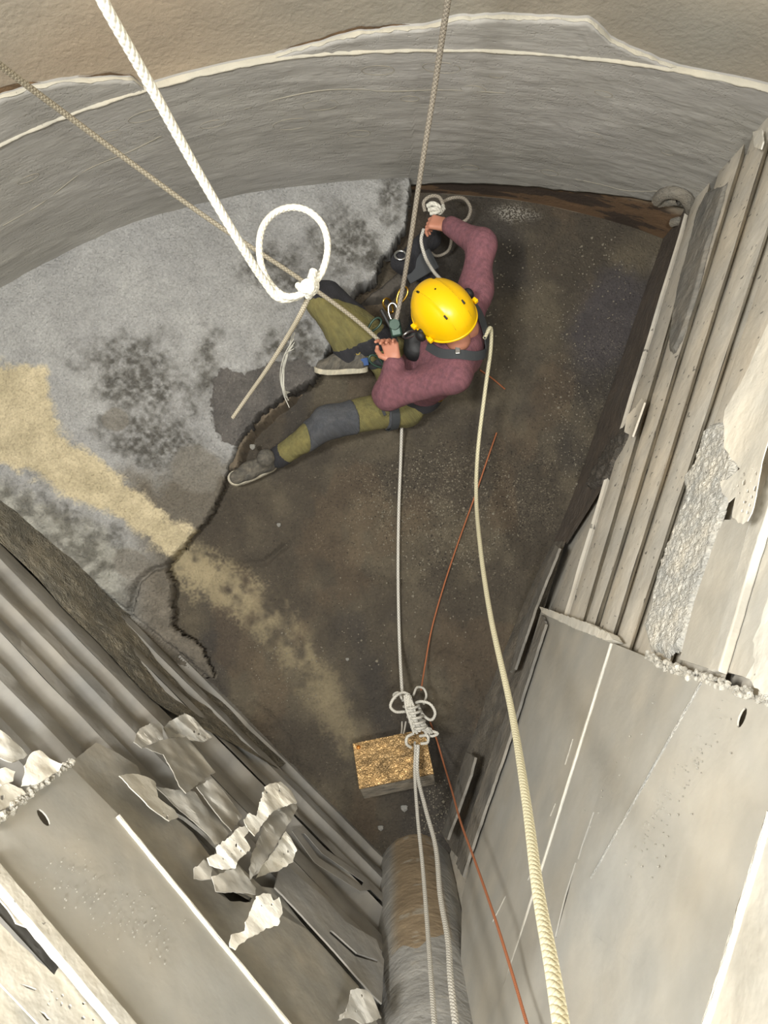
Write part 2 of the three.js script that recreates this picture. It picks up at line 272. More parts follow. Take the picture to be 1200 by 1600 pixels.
// stains are laid out in centimetre-like units of the plan: 290 units to the metre, matching the photograph's floor
const streak = [[270, 872], [330, 905], [395, 940], [440, 985], [480, 1040], [515, 1100], [545, 1155]];
const planBox = { x0: -2.75, z0: -2.2, s: 4.6 };                 // square of the plan covered by the maps
function planMap(n, h, fn) {
  const t = dataTex(n, n, (u, v) => { const x = planBox.x0 + u * planBox.s, z = planBox.z0 + v * planBox.s, p = toPix(x, h, z); return fn(p[0], p[1], x, z); });
  t.wrapS = t.wrapT = THREE.ClampToEdgeWrapping; return t;
}
const floorTex = planMap(2048, 0, (X, Y, x, z) => {
  const n1 = fbm(X * 0.012, Y * 0.012, 4), n2 = fbm(X * 0.05 + 40, Y * 0.05, 4), n3 = noise(X * 0.35, Y * 0.35), n4 = noise(X * 0.7 + 9, Y * 0.7);
  let c = lerp3([66, 60, 51], [84, 77, 64], smooth(0.36, 0.66, n1));
  c = lerp3(c, [58, 54, 49], smooth(0.5, 0.7, fbm(X * 0.009 + 70, Y * 0.006 + 3, 4)));
  c = lerp3(c, [88, 74, 58], 0.4 * smooth(0.55, 0.7, fbm(X * 0.014 + 11, Y * 0.01 + 31, 4)));
  const dk = 1 - smooth(0.6, 1.15, blob(X, Y, 950, 500, 60, 100, 0.45) + 0.5 * (n2 - 0.5)); c = lerp3(c, [66, 62, 62], dk);
  const sp = (1 - smooth(0.5, 1.3, blob(X, Y, 690, 800, 170, 120) + (n1 - 0.5))) + 0.7 * (1 - smooth(0.5, 1.2, blob(X, Y, 905, 640, 60, 190, 0.4))) + 0.8 * (1 - smooth(0.4, 1.2, blob(X, Y, 690, 1270, 60, 70)));
  if (n4 > 0.92 - 0.12 * clamp(sp) && n2 > 0.42) c = lerp3(c, [122, 116, 100], 0.45 + 0.3 * n3);
  if (n4 < 0.12 * (0.5 + clamp(sp))) c = c.map((q) => q * 0.6);
  const wh = 1 - smooth(0.3, 1.1, blob(X, Y, 805, 333, 45, 18) + 0.9 * (n2 - 0.5)); c = lerp3(c, [160, 157, 148], wh * 0.8 * smooth(0.35, 0.7, noise(X * 0.8, Y * 0.8)));
  const wh2 = 1 - smooth(0.3, 1.1, blob(X, Y, 1030, 420, 16, 26) + 0.9 * (n2 - 0.5)); c = lerp3(c, [160, 157, 150], wh2 * 0.7 * smooth(0.4, 0.7, noise(X * 0.8 + 5, Y * 0.8)));
  // fine dust lying along the streak, with a grainy edge
  let sd = 1e9, tt = 0; for (let i = 1; i < streak.length; i++) { const d = segD(X, Y, streak[i - 1], streak[i]); if (d < sd) { sd = d; tt = i / streak.length; } }
  const wid = mix(50, 28, tt), st = (1 - smooth(0.3, 1.2, sd / wid + 0.9 * (n2 - 0.5) + 0.5 * (n3 - 0.5))) * smooth(0.22, 0.5, fbm(X * 0.03 + 8, Y * 0.03, 4)); c = lerp3(c, lerp3([158, 146, 116], [116, 106, 84], tt), st * (0.95 - 0.25 * tt));
  const k = 0.86 + 0.16 * n2 + 0.1 * n3; return c.map((q) => q * k);
});
const floorN = 300, floorG = new THREE.PlaneGeometry(5.4, 4.6, floorN, 260); floorG.rotateX(-Math.PI / 2); floorG.translate(-0.3, 0, 0);
const crackLines = [[[268, 985], [300, 1002], [320, 1040], [338, 1078], [352, 1090], [400, 1150], [420, 1165]], [[395, 1100], [430, 1130], [455, 1165], [462, 1200]], [[320, 870], [360, 885], [415, 878], [450, 850]], [[570, 898], [610, 912], [670, 908]], [[690, 1020], [740, 1040], [760, 1090]]].map((l) => l.map(([x, y]) => { const p = P(x, y, 0); return [p.x, p.z]; }));
{ const p = floorG.attributes.position, uv = floorG.attributes.uv;
  for (let i = 0; i < p.count; i++) {
    const x = p.getX(i), z = p.getZ(i); let y = 0.022 * (fbm(x * 2.2, z * 2.2, 4) - 0.5) + 0.012 * (fbm(x * 14, z * 14, 3) - 0.5);
    for (const l of crackLines) { const d = lineD(x, z, l) + 0.012 * (fbm(x * 30, z * 30, 2) - 0.5); y -= 0.03 * (1 - smooth(0.0, 0.02, Math.abs(d))); }
    p.setY(i, y); uv.setXY(i, (x - planBox.x0) / planBox.s, (z - planBox.z0) / planBox.s);
  } floorG.computeVertexNormals(); }
const planBump = dataTex(1024, 1024, (u, v) => { const g = 255 * clamp(0.75 * tf(u, v, 40, 5, 405) + 0.35 * Math.pow(tnoise(u, v, 330, 415), 4)); return [g, g, g]; }, false); planBump.repeat.set(2, 2);
const floor = struct(mesh('floor', floorG, mat({ map: floorTex, bumpMap: planBump, bumpScale: 0.012, roughness: 0.95 })), 'dark brown gritty floor');
mesh('subfloor', new THREE.BoxGeometry(7, 0.1, 6.4).translate(0, -0.16, -0.4), mat({ color: 0x3a352e }), floor);

// --- the thick grey ash slab that still covers the left half
const slabPix = [[646, 270], [644, 300], [638, 345], [622, 380], [603, 405], [596, 430], [575, 446], [560, 450], [530, 520], [496, 596], [462, 615], [440, 628], [400, 660], [372, 690], [362, 715], [352, 745], [338, 780], [322, 808], [296, 838], [272, 868], [262, 890], [268, 912], [263, 940], [266, 980], [292, 1000], [310, 1012], [330, 1060], [340, 1085], [300, 1075], [200, 1000], [100, 900], [-60, 780], [-330, 560], [-330, 260], [0, 200], [300, 180]];
const slabPoly = slabPix.map(([x, y]) => { const p = P(x, y, 0.2); return [p.x, p.z]; });
const chipPix = [[330, 592], [345, 577], [372, 580], [400, 571], [430, 566], [470, 560], [500, 575], [496, 600], [440, 632], [395, 668], [360, 690], [338, 690], [328, 650]];
const bankFoot = [[-160, 700], [-60, 745], [20, 795], [70, 838], [130, 890], [180, 940], [240, 1000], [300, 1060], [350, 1098]];
const slabCracks = [bankFoot, [[262, 884], [236, 890], [215, 908], [207, 935], [203, 960]], [[312, 860], [285, 880], [270, 906]]].map((l) => l.map(([x, y]) => { const p = P(x, y, 0.2); return [p.x, p.z]; }));
function slabTop(x, z) {
  const [X, Y] = toPix(x, 0.25, z);
  let h = 0.2 + 0.17 * smooth(600, 0, X);
  h *= 1 - 0.62 * smooth(610, 800, Y + 0.2 * (X - 300)) * smooth(60, 330, X);
  h -= 0.06 * smooth(850, 1080, Y + 0.25 * (X - 200)) * smooth(60, 260, X);
  h += 0.03 * (fbm(x * 3, z * 3, 4) - 0.5) + 0.01 * (fbm(x * 16, z * 16, 3) - 0.5);
  const rough = smooth(700, 800, Y - 0.55 * (X - 60)); h += rough * 0.035 * (fbm(x * 22, z * 22, 4) - 0.5);
  const chip = polySd(X, Y, chipPix) + 30 * (fbm(X * 0.045, Y * 0.045, 4) - 0.5); h -= 0.02 * smooth(-1, 3, chip);
  for (const l of slabCracks) h -= 0.045 * (1 - smooth(0.002, 0.02, lineD(x, z, l) + 0.012 * (fbm(x * 30, z * 30, 2) - 0.5)));
  return h;
}
const tanPoly = [[-80, 572], [0, 575], [50, 578], [82, 588], [92, 640], [108, 685], [150, 715], [185, 745], [232, 792], [268, 815], [297, 838], [264, 868], [240, 862], [212, 832], [170, 800], [120, 778], [70, 748], [30, 725], [-80, 705]];
const slabTex = planMap(2048, 0.27, (X, Y, x, z) => {
  const n1 = fbm(X * 0.013 + 5, Y * 0.013, 4), n2 = fbm(X * 0.05, Y * 0.05 + 20, 4), n3 = noise(X * 0.5, Y * 0.5), n4 = noise(X * 0.25, Y * 0.25);
  let c = lerp3([134, 134, 133], [152, 152, 149], n1);
  // soot
  let s = 0; for (const [cx, cy, rx, ry, r] of [[215, 600, 95, 85, 0.5], [325, 560, 28, 60, 0], [240, 690, 110, 50, 0.5], [545, 380, 70, 70, 0], [610, 300, 30, 60, 0], [590, 400, 90, 36, 0.3], [420, 420, 60, 45, 0.4], [460, 540, 60, 40, 0], [150, 850, 120, 45, 0.7]]) s = Math.max(s, 1 - smooth(0.25, 1.15, blob(X, Y, cx, cy, rx, ry, r) + 1.1 * (n2 - 0.5) + 0.5 * (n1 - 0.5)));
  const grain = clamp(0.62 + 0.9 * (fbm(X * 0.16, Y * 0.16, 4) - 0.5) * 2 + 0.25 * (n3 - 0.5)); c = lerp3(c, [66, 64, 59], s * 0.9 * grain);
  // brown bare crust toward the broken edge
  const br = smooth(0, 60, Y - (690 + 0.12 * (400 - X)) + 60 * (n2 - 0.5)) * smooth(140, 190, X - 0.35 * (Y - 700) + 40 * (n1 - 0.5)); c = lerp3(c, lerp3([98, 93, 84], [84, 78, 68], n2), br * 0.95);
  const lf = smooth(-14, 24, Y - (735 + 0.6 * X) + 50 * (n2 - 0.5)) * smooth(260, 150, X + 70 * (n1 - 0.5)); c = lerp3(c, lerp3([96, 94, 86], [144, 143, 134], smooth(0.3, 0.7, fbm(X * 0.07, Y * 0.07 + 7, 5))), lf * 0.85);
  c = lerp3(c, lerp3([82, 77, 68], [108, 101, 90], n2), 0.92 * smooth(-10, 30, Y - 872 + 40 * (n2 - 0.5)) * smooth(175, 235, X + 30 * (n1 - 0.5)));
  for (const [cx, cy, r] of [[186, 658, 20], [196, 880, 26], [300, 730, 40]]) c = lerp3(c, [112, 108, 100], 0.8 * (1 - smooth(0.8, 1.05, blob(X, Y, cx, cy, r) + 0.4 * (n2 - 0.5))));
  const tn = smooth(-9, 7, polySd(X, Y, tanPoly) + 26 * (n2 - 0.5) + 6 * (n3 - 0.5)); c = lerp3(c, lerp3([164, 153, 124], [180, 168, 140], n2), tn);
  const ch = smooth(-1, 1, polySd(X, Y, chipPix) + 30 * (fbm(X * 0.045, Y * 0.045, 4) - 0.5)); c = lerp3(c, lerp3([72, 70, 68], [92, 88, 84], n2), ch); if (ch > 0.5 && noise(X * 1.3, Y * 1.3) > 0.9) c = [112, 111, 107];
  if (!ch && !tn && noise(X * 0.9, Y * 0.9) > 0.93) c = c.map((q) => q * 1.18);
  const k = 0.86 + 0.14 * n2 + 0.14 * n3; return c.map((q) => q * k);
});
const brownCut = [92, 80, 64];
{
  const x0 = -2.75, x1 = 0.3, z0 = -2.0, z1 = 0.85, st = 0.0095, nx = Math.round((x1 - x0) / st), nz = Math.round((z1 - z0) / st);
  const pos = [], uv = [], idx = [], id = new Int32Array((nx + 1) * (nz + 1)).fill(-1);
  const sdv = new Float32Array((nx + 1) * (nz + 1));
  for (let j = 0; j <= nz; j++) for (let i = 0; i <= nx; i++) { const x = x0 + i * st, z = z0 + j * st; sdv[j * (nx + 1) + i] = Math.hypot(x - CTR.x, z - CTR.z) > RAD + 0.03 ? -1 : polySd(x, z, slabPoly) + 0.05 * (fbm(x * 9, z * 9, 4) - 0.5) + 0.012 * (noise(x * 60, z * 60) - 0.5); }
  const vid = (i, j) => {
    const k = j * (nx + 1) + i; if (id[k] >= 0) return id[k];
    const x = x0 + i * st, z = z0 + j * st, s = sdv[k]; id[k] = pos.length / 3;
    const t = smooth(-0.006, 0.022, s); let y = mix(-0.03, slabTop(x, z), t);
    let ox = 0, oz = 0; if (s < 0.006 && i > 0 && j > 0 && i < nx && j < nz) { ox = sdv[k + 1] - sdv[k - 1]; oz = sdv[k + nx + 1] - sdv[k - nx - 1]; const l = Math.hypot(ox, oz) || 1, m = 0.05 / l; ox *= m; oz *= m; }   // the rim overhangs
    pos.push(x + ox + 0.004 * (hash(i, j, 1) - 0.5), y, z + oz + 0.004 * (hash(i, j, 2) - 0.5)); uv.push((x - planBox.x0) / planBox.s, (z - planBox.z0) / planBox.s); return id[k];
  };
  for (let j = 0; j < nz; j++) for (let i = 0; i < nx; i++) {
    const k = j * (nx + 1) + i; if (Math.max(sdv[k], sdv[k + 1], sdv[k + nx + 1], sdv[k + nx + 2]) < -0.008 || Math.min(sdv[k], sdv[k + 1], sdv[k + nx + 1], sdv[k + nx + 2]) < -0.9) continue;
    const a = vid(i, j), b = vid(i + 1, j), c = vid(i, j + 1), d = vid(i + 1, j + 1); idx.push(a, c, b, b, c, d);
  }
  const g = new THREE.BufferGeometry(); g.setAttribute('position', new THREE.Float32BufferAttribute(pos, 3)); g.setAttribute('uv', new THREE.Float32BufferAttribute(uv, 2)); g.setIndex(idx); g.computeVertexNormals();
  tag(mesh('ash_slab', g, mat({ map: slabTex, bumpMap: planBump, bumpScale: 0.014, roughness: 0.95 })), 'thick grey ash slab with a tan dust band and broken edge on the left of the floor', 'deposit');
}
// a low brown ledge broken off below the slab edge
function ledge(name, pix, hTop, base, mt, label, category, rough = 0.02) {
  const poly = pix.map(([x, y]) => { const p = P(x, y, hTop); return [p.x, p.z]; });
  const xs = poly.map((q) => q[0]), zs = poly.map((q) => q[1]), x0 = Math.min(...xs) - 0.03, x1 = Math.max(...xs) + 0.03, z0 = Math.min(...zs) - 0.03, z1 = Math.max(...zs) + 0.03, st = 0.011, nx = Math.ceil((x1 - x0) / st), nz = Math.ceil((z1 - z0) / st);
  const pos = [], uv = [], idx = [], id = {}, sd = (i, j) => polySd(x0 + i * st, z0 + j * st, poly) + 0.035 * (fbm((x0 + i * st) * 16, (z0 + j * st) * 16, 4) - 0.5);
  const vid = (i, j) => { const k = i + ',' + j; if (k in id) return id[k]; id[k] = pos.length / 3; const x = x0 + i * st, z = z0 + j * st; pos.push(x, mix(base, hTop + rough * 2 * (fbm(x * 11, z * 11, 4) - 0.5), smooth(-0.006, 0.02, sd(i, j))), z); uv.push((x - planBox.x0) / planBox.s, (z - planBox.z0) / planBox.s); return id[k]; };
  for (let j = 0; j < nz; j++) for (let i = 0; i < nx; i++) { if (Math.max(sd(i, j), sd(i + 1, j), sd(i, j + 1), sd(i + 1, j + 1)) < -0.008) continue; const a = vid(i, j), b = vid(i + 1, j), c = vid(i, j + 1), d = vid(i + 1, j + 1); idx.push(a, c, b, b, c, d); }
  const g = new THREE.BufferGeometry(); g.setAttribute('position', new THREE.Float32BufferAttribute(pos, 3)); g.setAttribute('uv', new THREE.Float32BufferAttribute(uv, 2)); g.setIndex(idx); g.computeVertexNormals();
  return tag(mesh(name, g, mt), label, category);
}
const tBrown = tinted([98, 88, 74], 0.22, 8, 501), tDarkAsh = tinted([84, 79, 72], 0.2, 9, 511);
const M_brown = mat({ map: rep(tBrown, 8), bumpMap: rep(lumpBump, 8), bumpScale: 0.008 }), M_darkAsh = mat({ map: rep(tDarkAsh, 8), bumpMap: rep(lumpBump, 6), bumpScale: 0.008 });
ledge('ash_ledge', [[480, 604], [450, 632], [405, 668], [380, 700], [372, 735], [350, 745], [345, 700], [385, 655], [440, 618]], 0.12, -0.02, M_brown, 'narrow brown ledge of broken ash below the slab edge by the stretched boot', 'deposit');
ledge('ash_chunk', [[560, 470], [600, 440], [640, 400], [662, 372], [672, 392], [640, 440], [606, 470]], 0.08, -0.02, M_darkAsh, 'dark broken ash chunk at the slab corner under the hanging rope', 'deposit');
// --- bank of ash clinging to the foot of a partition: ruled between a line on the ground and a line on the wall
function bank(name, lower, upper, n, m, amp, mt, label, bulge = 0) {
  const L = new THREE.CatmullRomCurve3(lower), Uc = new THREE.CatmullRomCurve3(upper), pos = [], uv = [], idx = [];
  const len = L.getLength();
  for (let i = 0; i <= n; i++) { const a = L.getPoint(i / n), b = Uc.getPoint(i / n); for (let j = 0; j <= m; j++) { const t = j / m, p = a.clone().lerp(b, t); const e = Math.sin(Math.PI * t); p.y += bulge * e + amp * (fbm(p.x * 9 + 3, p.z * 9 + p.y * 5, 5) - 0.5) * (0.25 + e); p.x += amp * 0.4 * (fbm(p.z * 12, p.y * 12, 3) - 0.5) * e; if (j === 0) p.y -= 0.03; pos.push(p.x, p.y, p.z); uv.push(i / n * len, t * a.distanceTo(b)); } }
  for (let i = 0; i < n; i++) for (let j = 0; j < m; j++) { const q = i * (m + 1) + j, b = q + m + 1; idx.push(q, q + 1, b, b, q + 1, b + 1); }
  const g = new THREE.BufferGeometry(); g.setAttribute('position', new THREE.Float32BufferAttribute(pos, 3)); g.setAttribute('uv', new THREE.Float32BufferAttribute(uv, 2)); g.setIndex(idx); g.computeVertexNormals();
  return tag(mesh(name, g, mt), label, 'deposit');
}
const onW = (pl, px, py, w = 0.0) => { const [u, v] = onPlane(pl, px, py, w); return planePt(pl, u, v, w); };
const tBankL = tinted([124, 119, 106], 0.26, 14, 521), tBankR = tinted([92, 84, 76], 0.12, 8, 531);
const M_bankL = mat({ map: rep(tBankL, 1.6), bumpMap: rep(lumpBump, 2.2), bumpScale: 0.016 }), M_bankR = mat({ map: rep(tBankR, 2), bumpMap: rep(grainBump, 2), bumpScale: 0.008 });
const footPt = ([x, y]) => { let q = P(x, y, 0.2); for (let k = 0; k < 5; k++) q = P(x, y, Math.max(0.02, slabTop(q.x, q.z))); return q; };
bank('ash_bank', [...bankFoot.map(footPt), P(400, 1145, 0.01), P(450, 1190, 0)], [[-160, 730], [-60, 800], [0, 848], [60, 905], [110, 962], [160, 1010], [205, 1060], [245, 1098], [280, 1120], [350, 1155], [430, 1198]].map(([x, y]) => onW(WL, x, y, 0.075)), 150, 22, 0.07, M_bankL, 'lumpy grey-brown ash bank along the foot of the left partition', 0.05);
bank('ash_bank', [[1046, 332, 0], [1036, 372, 0], [1016, 430, 0], [988, 510, 0], [966, 575, 0], [942, 640, 0], [918, 710, 0], [893, 780, 0], [864, 850, 0]].map(([x, y, h]) => P(x, y, h)), [[1092, 322], [1086, 360], [1068, 430], [1046, 510], [1026, 575], [1000, 640], [978, 700], [935, 772], [886, 850]].map(([x, y]) => onW(WR, x, y, 0.045)), 120, 16, 0.035, M_bankR, 'smooth dark brown ash bank along the foot of the right partition', 0.045);
bank('ash_bank', [[866, 846, 0], [835, 905, 0], [800, 985, 0], [765, 1075, 0], [742, 1140, 0], [722, 1190, 0], [690, 1302, 0]].map(([x, y, h]) => P(x, y, h)), [[884, 846], [862, 915], [840, 985], [812, 1080], [788, 1155], [764, 1225], [720, 1345]].map(([x, y]) => onW(WR, x, y, 0.055)), 110, 14, 0.035, mat({ map: rep(tinted([112, 107, 98], 0.2, 9, 537), 2), bumpMap: rep(lumpBump, 2), bumpScale: 0.008 }), 'grey-brown ash heap under the lowest cover panel on the right', 0.03);

// ------------------------------------------------------------------ plates, strips and torn sheets on the partitions
// outline from points of the photograph, on a wall plane at offset w; jagged edges are cut into the outline itself
function outline(pl, pix, w, jag = 0, step = 0.02, sd = 0) {
  const q = pix.map(([x, y]) => onPlane(pl, x, y, w)), out = [];
  for (let i = 0; i < q.length; i++) {
    const a = q[i], b = q[(i + 1) % q.length], n = jag ? Math.max(1, Math.round(Math.hypot(b[0] - a[0], b[1] - a[1]) / step)) : 1;
    for (let k = 0; k < n; k++) { const t = k / n, u = mix(a[0], b[0], t), v = mix(a[1], b[1], t); out.push(new THREE.Vector2(u + jag * (fbm(u * 50 + sd, v * 50, 3) - 0.5) * 2, v + jag * (fbm(u * 50 + 7, v * 50 + sd, 3) - 0.5) * 2)); }
  }
  return out;
}
function plateGeo(pl, pix, w, thick, o = {}) {
  const s = new THREE.Shape(outline(pl, pix, w, o.jag || 0, o.step || 0.02, o.sd || 0));
  for (const h of o.holes || []) s.holes.push(new THREE.Path(outline(pl, h, w, o.holeJag ?? 0.004, 0.012, 3)));
  let g = new THREE.ExtrudeGeometry(s, { depth: thick, bevelEnabled: !!o.bevel, bevelSize: o.bevel || 0, bevelThickness: o.bevel || 0, bevelSegments: 2, curveSegments: 8 });
  if (o.tess) { g = new TessellateModifier(o.tess, 7).modify(g); }
  const p = g.attributes.position; let uc = 0, vc = 0;
  g.computeBoundingBox(); uc = (g.boundingBox.min.x + g.boundingBox.max.x) / 2; vc = (g.boundingBox.min.y + g.boundingBox.max.y) / 2;
  for (let i = 0; i < p.count; i++) {
    const u = p.getX(i), v = p.getY(i); let ww = w - thick + p.getZ(i);
    const q = planePt(pl, u, v, ww);
    if (o.bend) { const dw = o.bend(u, v, u - uc, v - vc); if (o.lean) { const d = EYE.clone().sub(q).normalize(); q.addScaledVector(d, dw / d.dot(pl.N)); } else q.addScaledVector(pl.N, dw); }
    p.setXYZ(i, q.x, q.y, q.z);
  }
  if (o.tess && o.bend) { g.deleteAttribute('normal'); g = toCreasedNormals(g, 0.5); } else g.computeVertexNormals();
  return g;
}
// crusty growth on a wall: a displaced patch inside an outline
function patchGeo(pl, pix, w0, w1, amp, st, freq, jag = 0.02) {
  const poly = pix.map(([x, y]) => onPlane(pl, x, y, w0)), us = poly.map((q) => q[0]), vs = poly.map((q) => q[1]);
  const u0 = Math.min(...us) - 0.02, v0 = Math.min(...vs) - 0.02, nu = Math.ceil((Math.max(...us) + 0.02 - u0) / st), nv = Math.ceil((Math.max(...vs) + 0.02 - v0) / st);
  const pos = [], uv = [], idx = [], id = {}, S = new Float32Array((nu + 1) * (nv + 1));
  for (let j = 0; j <= nv; j++) for (let i = 0; i <= nu; i++) { const u = u0 + i * st, v = v0 + j * st; S[j * (nu + 1) + i] = polySd(u, v, poly) + jag * 2 * (fbm(u * 25, v * 25, 3) - 0.5); }
  const vid = (i, j) => { const k = j * (nu + 1) + i; if (k in id) return id[k]; id[k] = pos.length / 3; const u = u0 + i * st, v = v0 + j * st, t = smooth(-0.004, 0.012, S[k]), p = planePt(pl, u, v, mix(w0, w1 + amp * 2 * (fbm(u * freq, v * freq, 4) - 0.5), t)); pos.push(p.x, p.y, p.z); uv.push(u * 2, v * 2); return id[k]; };
  for (let j = 0; j < nv; j++) for (let i = 0; i < nu; i++) { const k = j * (nu + 1) + i; if (Math.max(S[k], S[k + 1], S[k + nu + 1], S[k + nu + 2]) < -0.004) continue; const a = vid(i, j), b = vid(i + 1, j), c = vid(i, j + 1), d = vid(i + 1, j + 1); idx.push(a, b, c, b, d, c); }
  const g = new THREE.BufferGeometry(); g.setAttribute('position', new THREE.Float32BufferAttribute(pos, 3)); g.setAttribute('uv', new THREE.Float32BufferAttribute(uv, 2)); g.setIndex(idx); g.computeVertexNormals(); return g;
}
// ragged lumps of crust strung along a line on a wall
const lumpG = [0, 1, 2].map((k) => { const g = new THREE.IcosahedronGeometry(1, 1), p = g.attributes.position; for (let i = 0; i < p.count; i++) { const s = 0.75 + 0.5 * noise(p.getX(i) * 2 + k * 9 + 20, p.getY(i) * 2 + 20, p.getZ(i) * 2 + 20); p.setXYZ(i, p.getX(i) * s, p.getY(i) * s, p.getZ(i) * s); } g.computeVertexNormals(); return g; });
function crustLine(pl, pix, w, n, r0, r1, sp = 0.008) {
  const out = [], q = pix.map(([x, y]) => { const [u, v] = onPlane(pl, x, y, w); return V(u, v, 0); }), c = new THREE.CatmullRomCurve3(q, false, 'catmullrom', 0.1);
  for (let i = 0; i < n; i++) { const t = c.getPointAt(rnd()), r = rr(r0, r1) * (rnd() < 0.12 ? 1.6 : 1), p = planePt(pl, t.x + rr(-sp, sp), t.y + rr(-sp, sp), w + rr(-0.006, 0.006)); out.push(lumpG[i % 3].clone().applyMatrix4(new THREE.Matrix4().compose(p, new THREE.Quaternion().setFromEuler(new THREE.Euler(rr(0, 6), rr(0, 6), rr(0, 6))), V(r, r * rr(0.6, 1), r)))); }
  return out;
}
const ell = (x, y, a, b, rot, n = 12) => Array.from({ length: n }, (_, k) => { const t = -k / n * Math.PI * 2, c = Math.cos(rot), s = Math.sin(rot); return [x + Math.cos(t) * a * c - Math.sin(t) * b * s, y + Math.cos(t) * a * s + Math.sin(t) * b * c]; });
const blobHole = (x, y, r) => Array.from({ length: 7 }, (_, k) => { const t = -k / 7 * Math.PI * 2, q = r * rr(0.55, 1.3); return [x + Math.cos(t) * q * 0.7, y + Math.sin(t) * q]; });

// --- right: smooth cover panels toward the hub
const pR1 = thing('cover_panel', 'lowest smooth grey cover panel on the right partition, beside the hub', 'panel');
mesh('sheet', plateGeo(WR, [[846, 952], [955, 1003], [775, 1592], [752, 1660], [726, 1660], [720, 1500], [722, 1400], [760, 1250]], 0.085, 0.02, { jag: 0.002 }), M.panel, pR1);
mesh('torn_lip', plateGeo(WR, [[843, 948], [870, 957], [915, 972], [952, 990], [958, 1000], [945, 1000], [905, 985], [868, 968], [846, 957]], 0.115, 0.035, { jag: 0.004, step: 0.01 }), M.white, pR1);
const seam = (pl, a, b, w, r, n = 24) => { const A = onPlane(pl, ...a, w), B = onPlane(pl, ...b, w), pts = []; for (let i = 0; i <= n; i++) { const t = i / n; pts.push(planePt(pl, mix(A[0], B[0], t), mix(A[1], B[1], t) + 0.002 * (noise(i, 3) - 0.5), w)); } return new THREE.TubeGeometry(new THREE.CatmullRomCurve3(pts), n * 2, r, 7); };
mesh('seam_strip', seam(WR, [957, 1006], [776, 1590], 0.085, 0.009), M.white, pR1).userData.label = 'pale seam strip';
const pR2 = thing('cover_panel', 'wide smooth grey cover panel in the middle of the right partition with a crusted end', 'panel');
const fold = (() => { const a = onPlane(WR, 1100, 1062, 0.09), b = onPlane(WR, 880, 1450, 0.09); return (u, v) => { const t = (u - b[0]) / (a[0] - b[0]), vv = mix(b[1], a[1], t); return 0.016 * Math.exp(-(((v - vv) / 0.2) ** 2)); }; })();
mesh('sheet', plateGeo(WR, [[958, 1005], [1000, 1022], [1040, 1040], [1100, 1062], [1150, 1076], [1200, 1092], [1260, 1108], [1196, 1290], [1103, 1600], [1080, 1680], [760, 1680], [776, 1592]], 0.09, 0.004, { tess: 0.08, bend: fold, holes: [ell(1162, 1122, 17, 5, 1.95), [[931, 1270], [933, 1271], [918, 1322], [911, 1346], [909, 1345], [914, 1325]], [[905, 1350], [907, 1351], [895, 1402], [878, 1468], [876, 1467], [890, 1405]]], holeJag: 0.0006 }), M.panel, pR2);
mesh('dust_ridge', seam(WR, [1098, 1066], [925, 1372], 0.103, 0.006), M.crust, pR2).userData.label = 'gritty ridge of dust';
mesh('edge_crust', crustLine(WR, [[1010, 1022], [1040, 1040], [1070, 1050], [1100, 1060], [1140, 1074], [1210, 1096]], 0.1, 240, 0.003, 0.008, 0.01), M.white, pR2).userData.label = 'crumbly white crust along the torn end';
const pR3 = thing('cover_panel', 'uppermost white cover panel at the lower right edge of the picture', 'panel');
mesh('sheet', plateGeo(WR, [[1200, 1290], [1290, 1120], [1500, 1150], [1400, 1700], [1095, 1700], [1106, 1600]], 0.1, 0.02), M.plate, pR3);
mesh('seam_strip', seam(WR, [1206, 1270], [1090, 1650], 0.1, 0.009), M.white, pR3).userData.label = 'thick white seam strip';
for (const [a, b] of [[[895, 1155], [883, 1195]], [[840, 1345], [825, 1375]], [[868, 1255], [860, 1275]], [[790, 1400], [770, 1440]]]) mesh('scratch', seam(WR, a, b, 0.086, 0.0022, 4), M.white, pR1);
{ const grit = []; for (let i = 0; i < 260; i++) { const t = rnd(), x = mix(1080, 960, t) + rr(-55, 70), y = mix(1110, 1330, t) + rr(-60, 60); const p = onW(WR, x, y, 0.1), r = rr(0.0012, 0.0028); grit.push(lumpG[i % 3].clone().scale(r, r, r).translate(p.x, p.y, p.z)); } const gm = mesh('grit', grit, M.white, pR2); gm.userData.kind = 'stuff'; }
const M_foot = mat({ map: tinted([122, 118, 110], 0.2, 12, 551), bumpMap: lumpBump, bumpScale: 0.006 });
// ledges of old plate along the floor under the lowest panel
for (const [q, w, nm, lb] of [
  [[[868, 850], [873, 858], [838, 945], [804, 1045], [796, 1050], [812, 985], [845, 905]], 0.12, M_foot, 'long thin bent edge strip standing on the floor under the torn lip'],
  [[[846, 960], [852, 975], [820, 1075], [790, 1170], [758, 1262], [735, 1330], [722, 1370], [712, 1350], [740, 1262], [772, 1165], [812, 1060]], 0.11, M_foot, 'long grey foot strip directly below the lowest cover panel'],
  [[[728, 1175], [742, 1182], [735, 1210], [712, 1275], [698, 1312], [692, 1300], [708, 1245]], 0.16, M_foot, 'short broken foot strip near the hub, crossed by the orange cord'],
]) tag(mesh('foot_strip', plateGeo(WR, q, w, 0.012, { jag: 0.008, step: 0.02 }), nm), lb, 'metal strip');
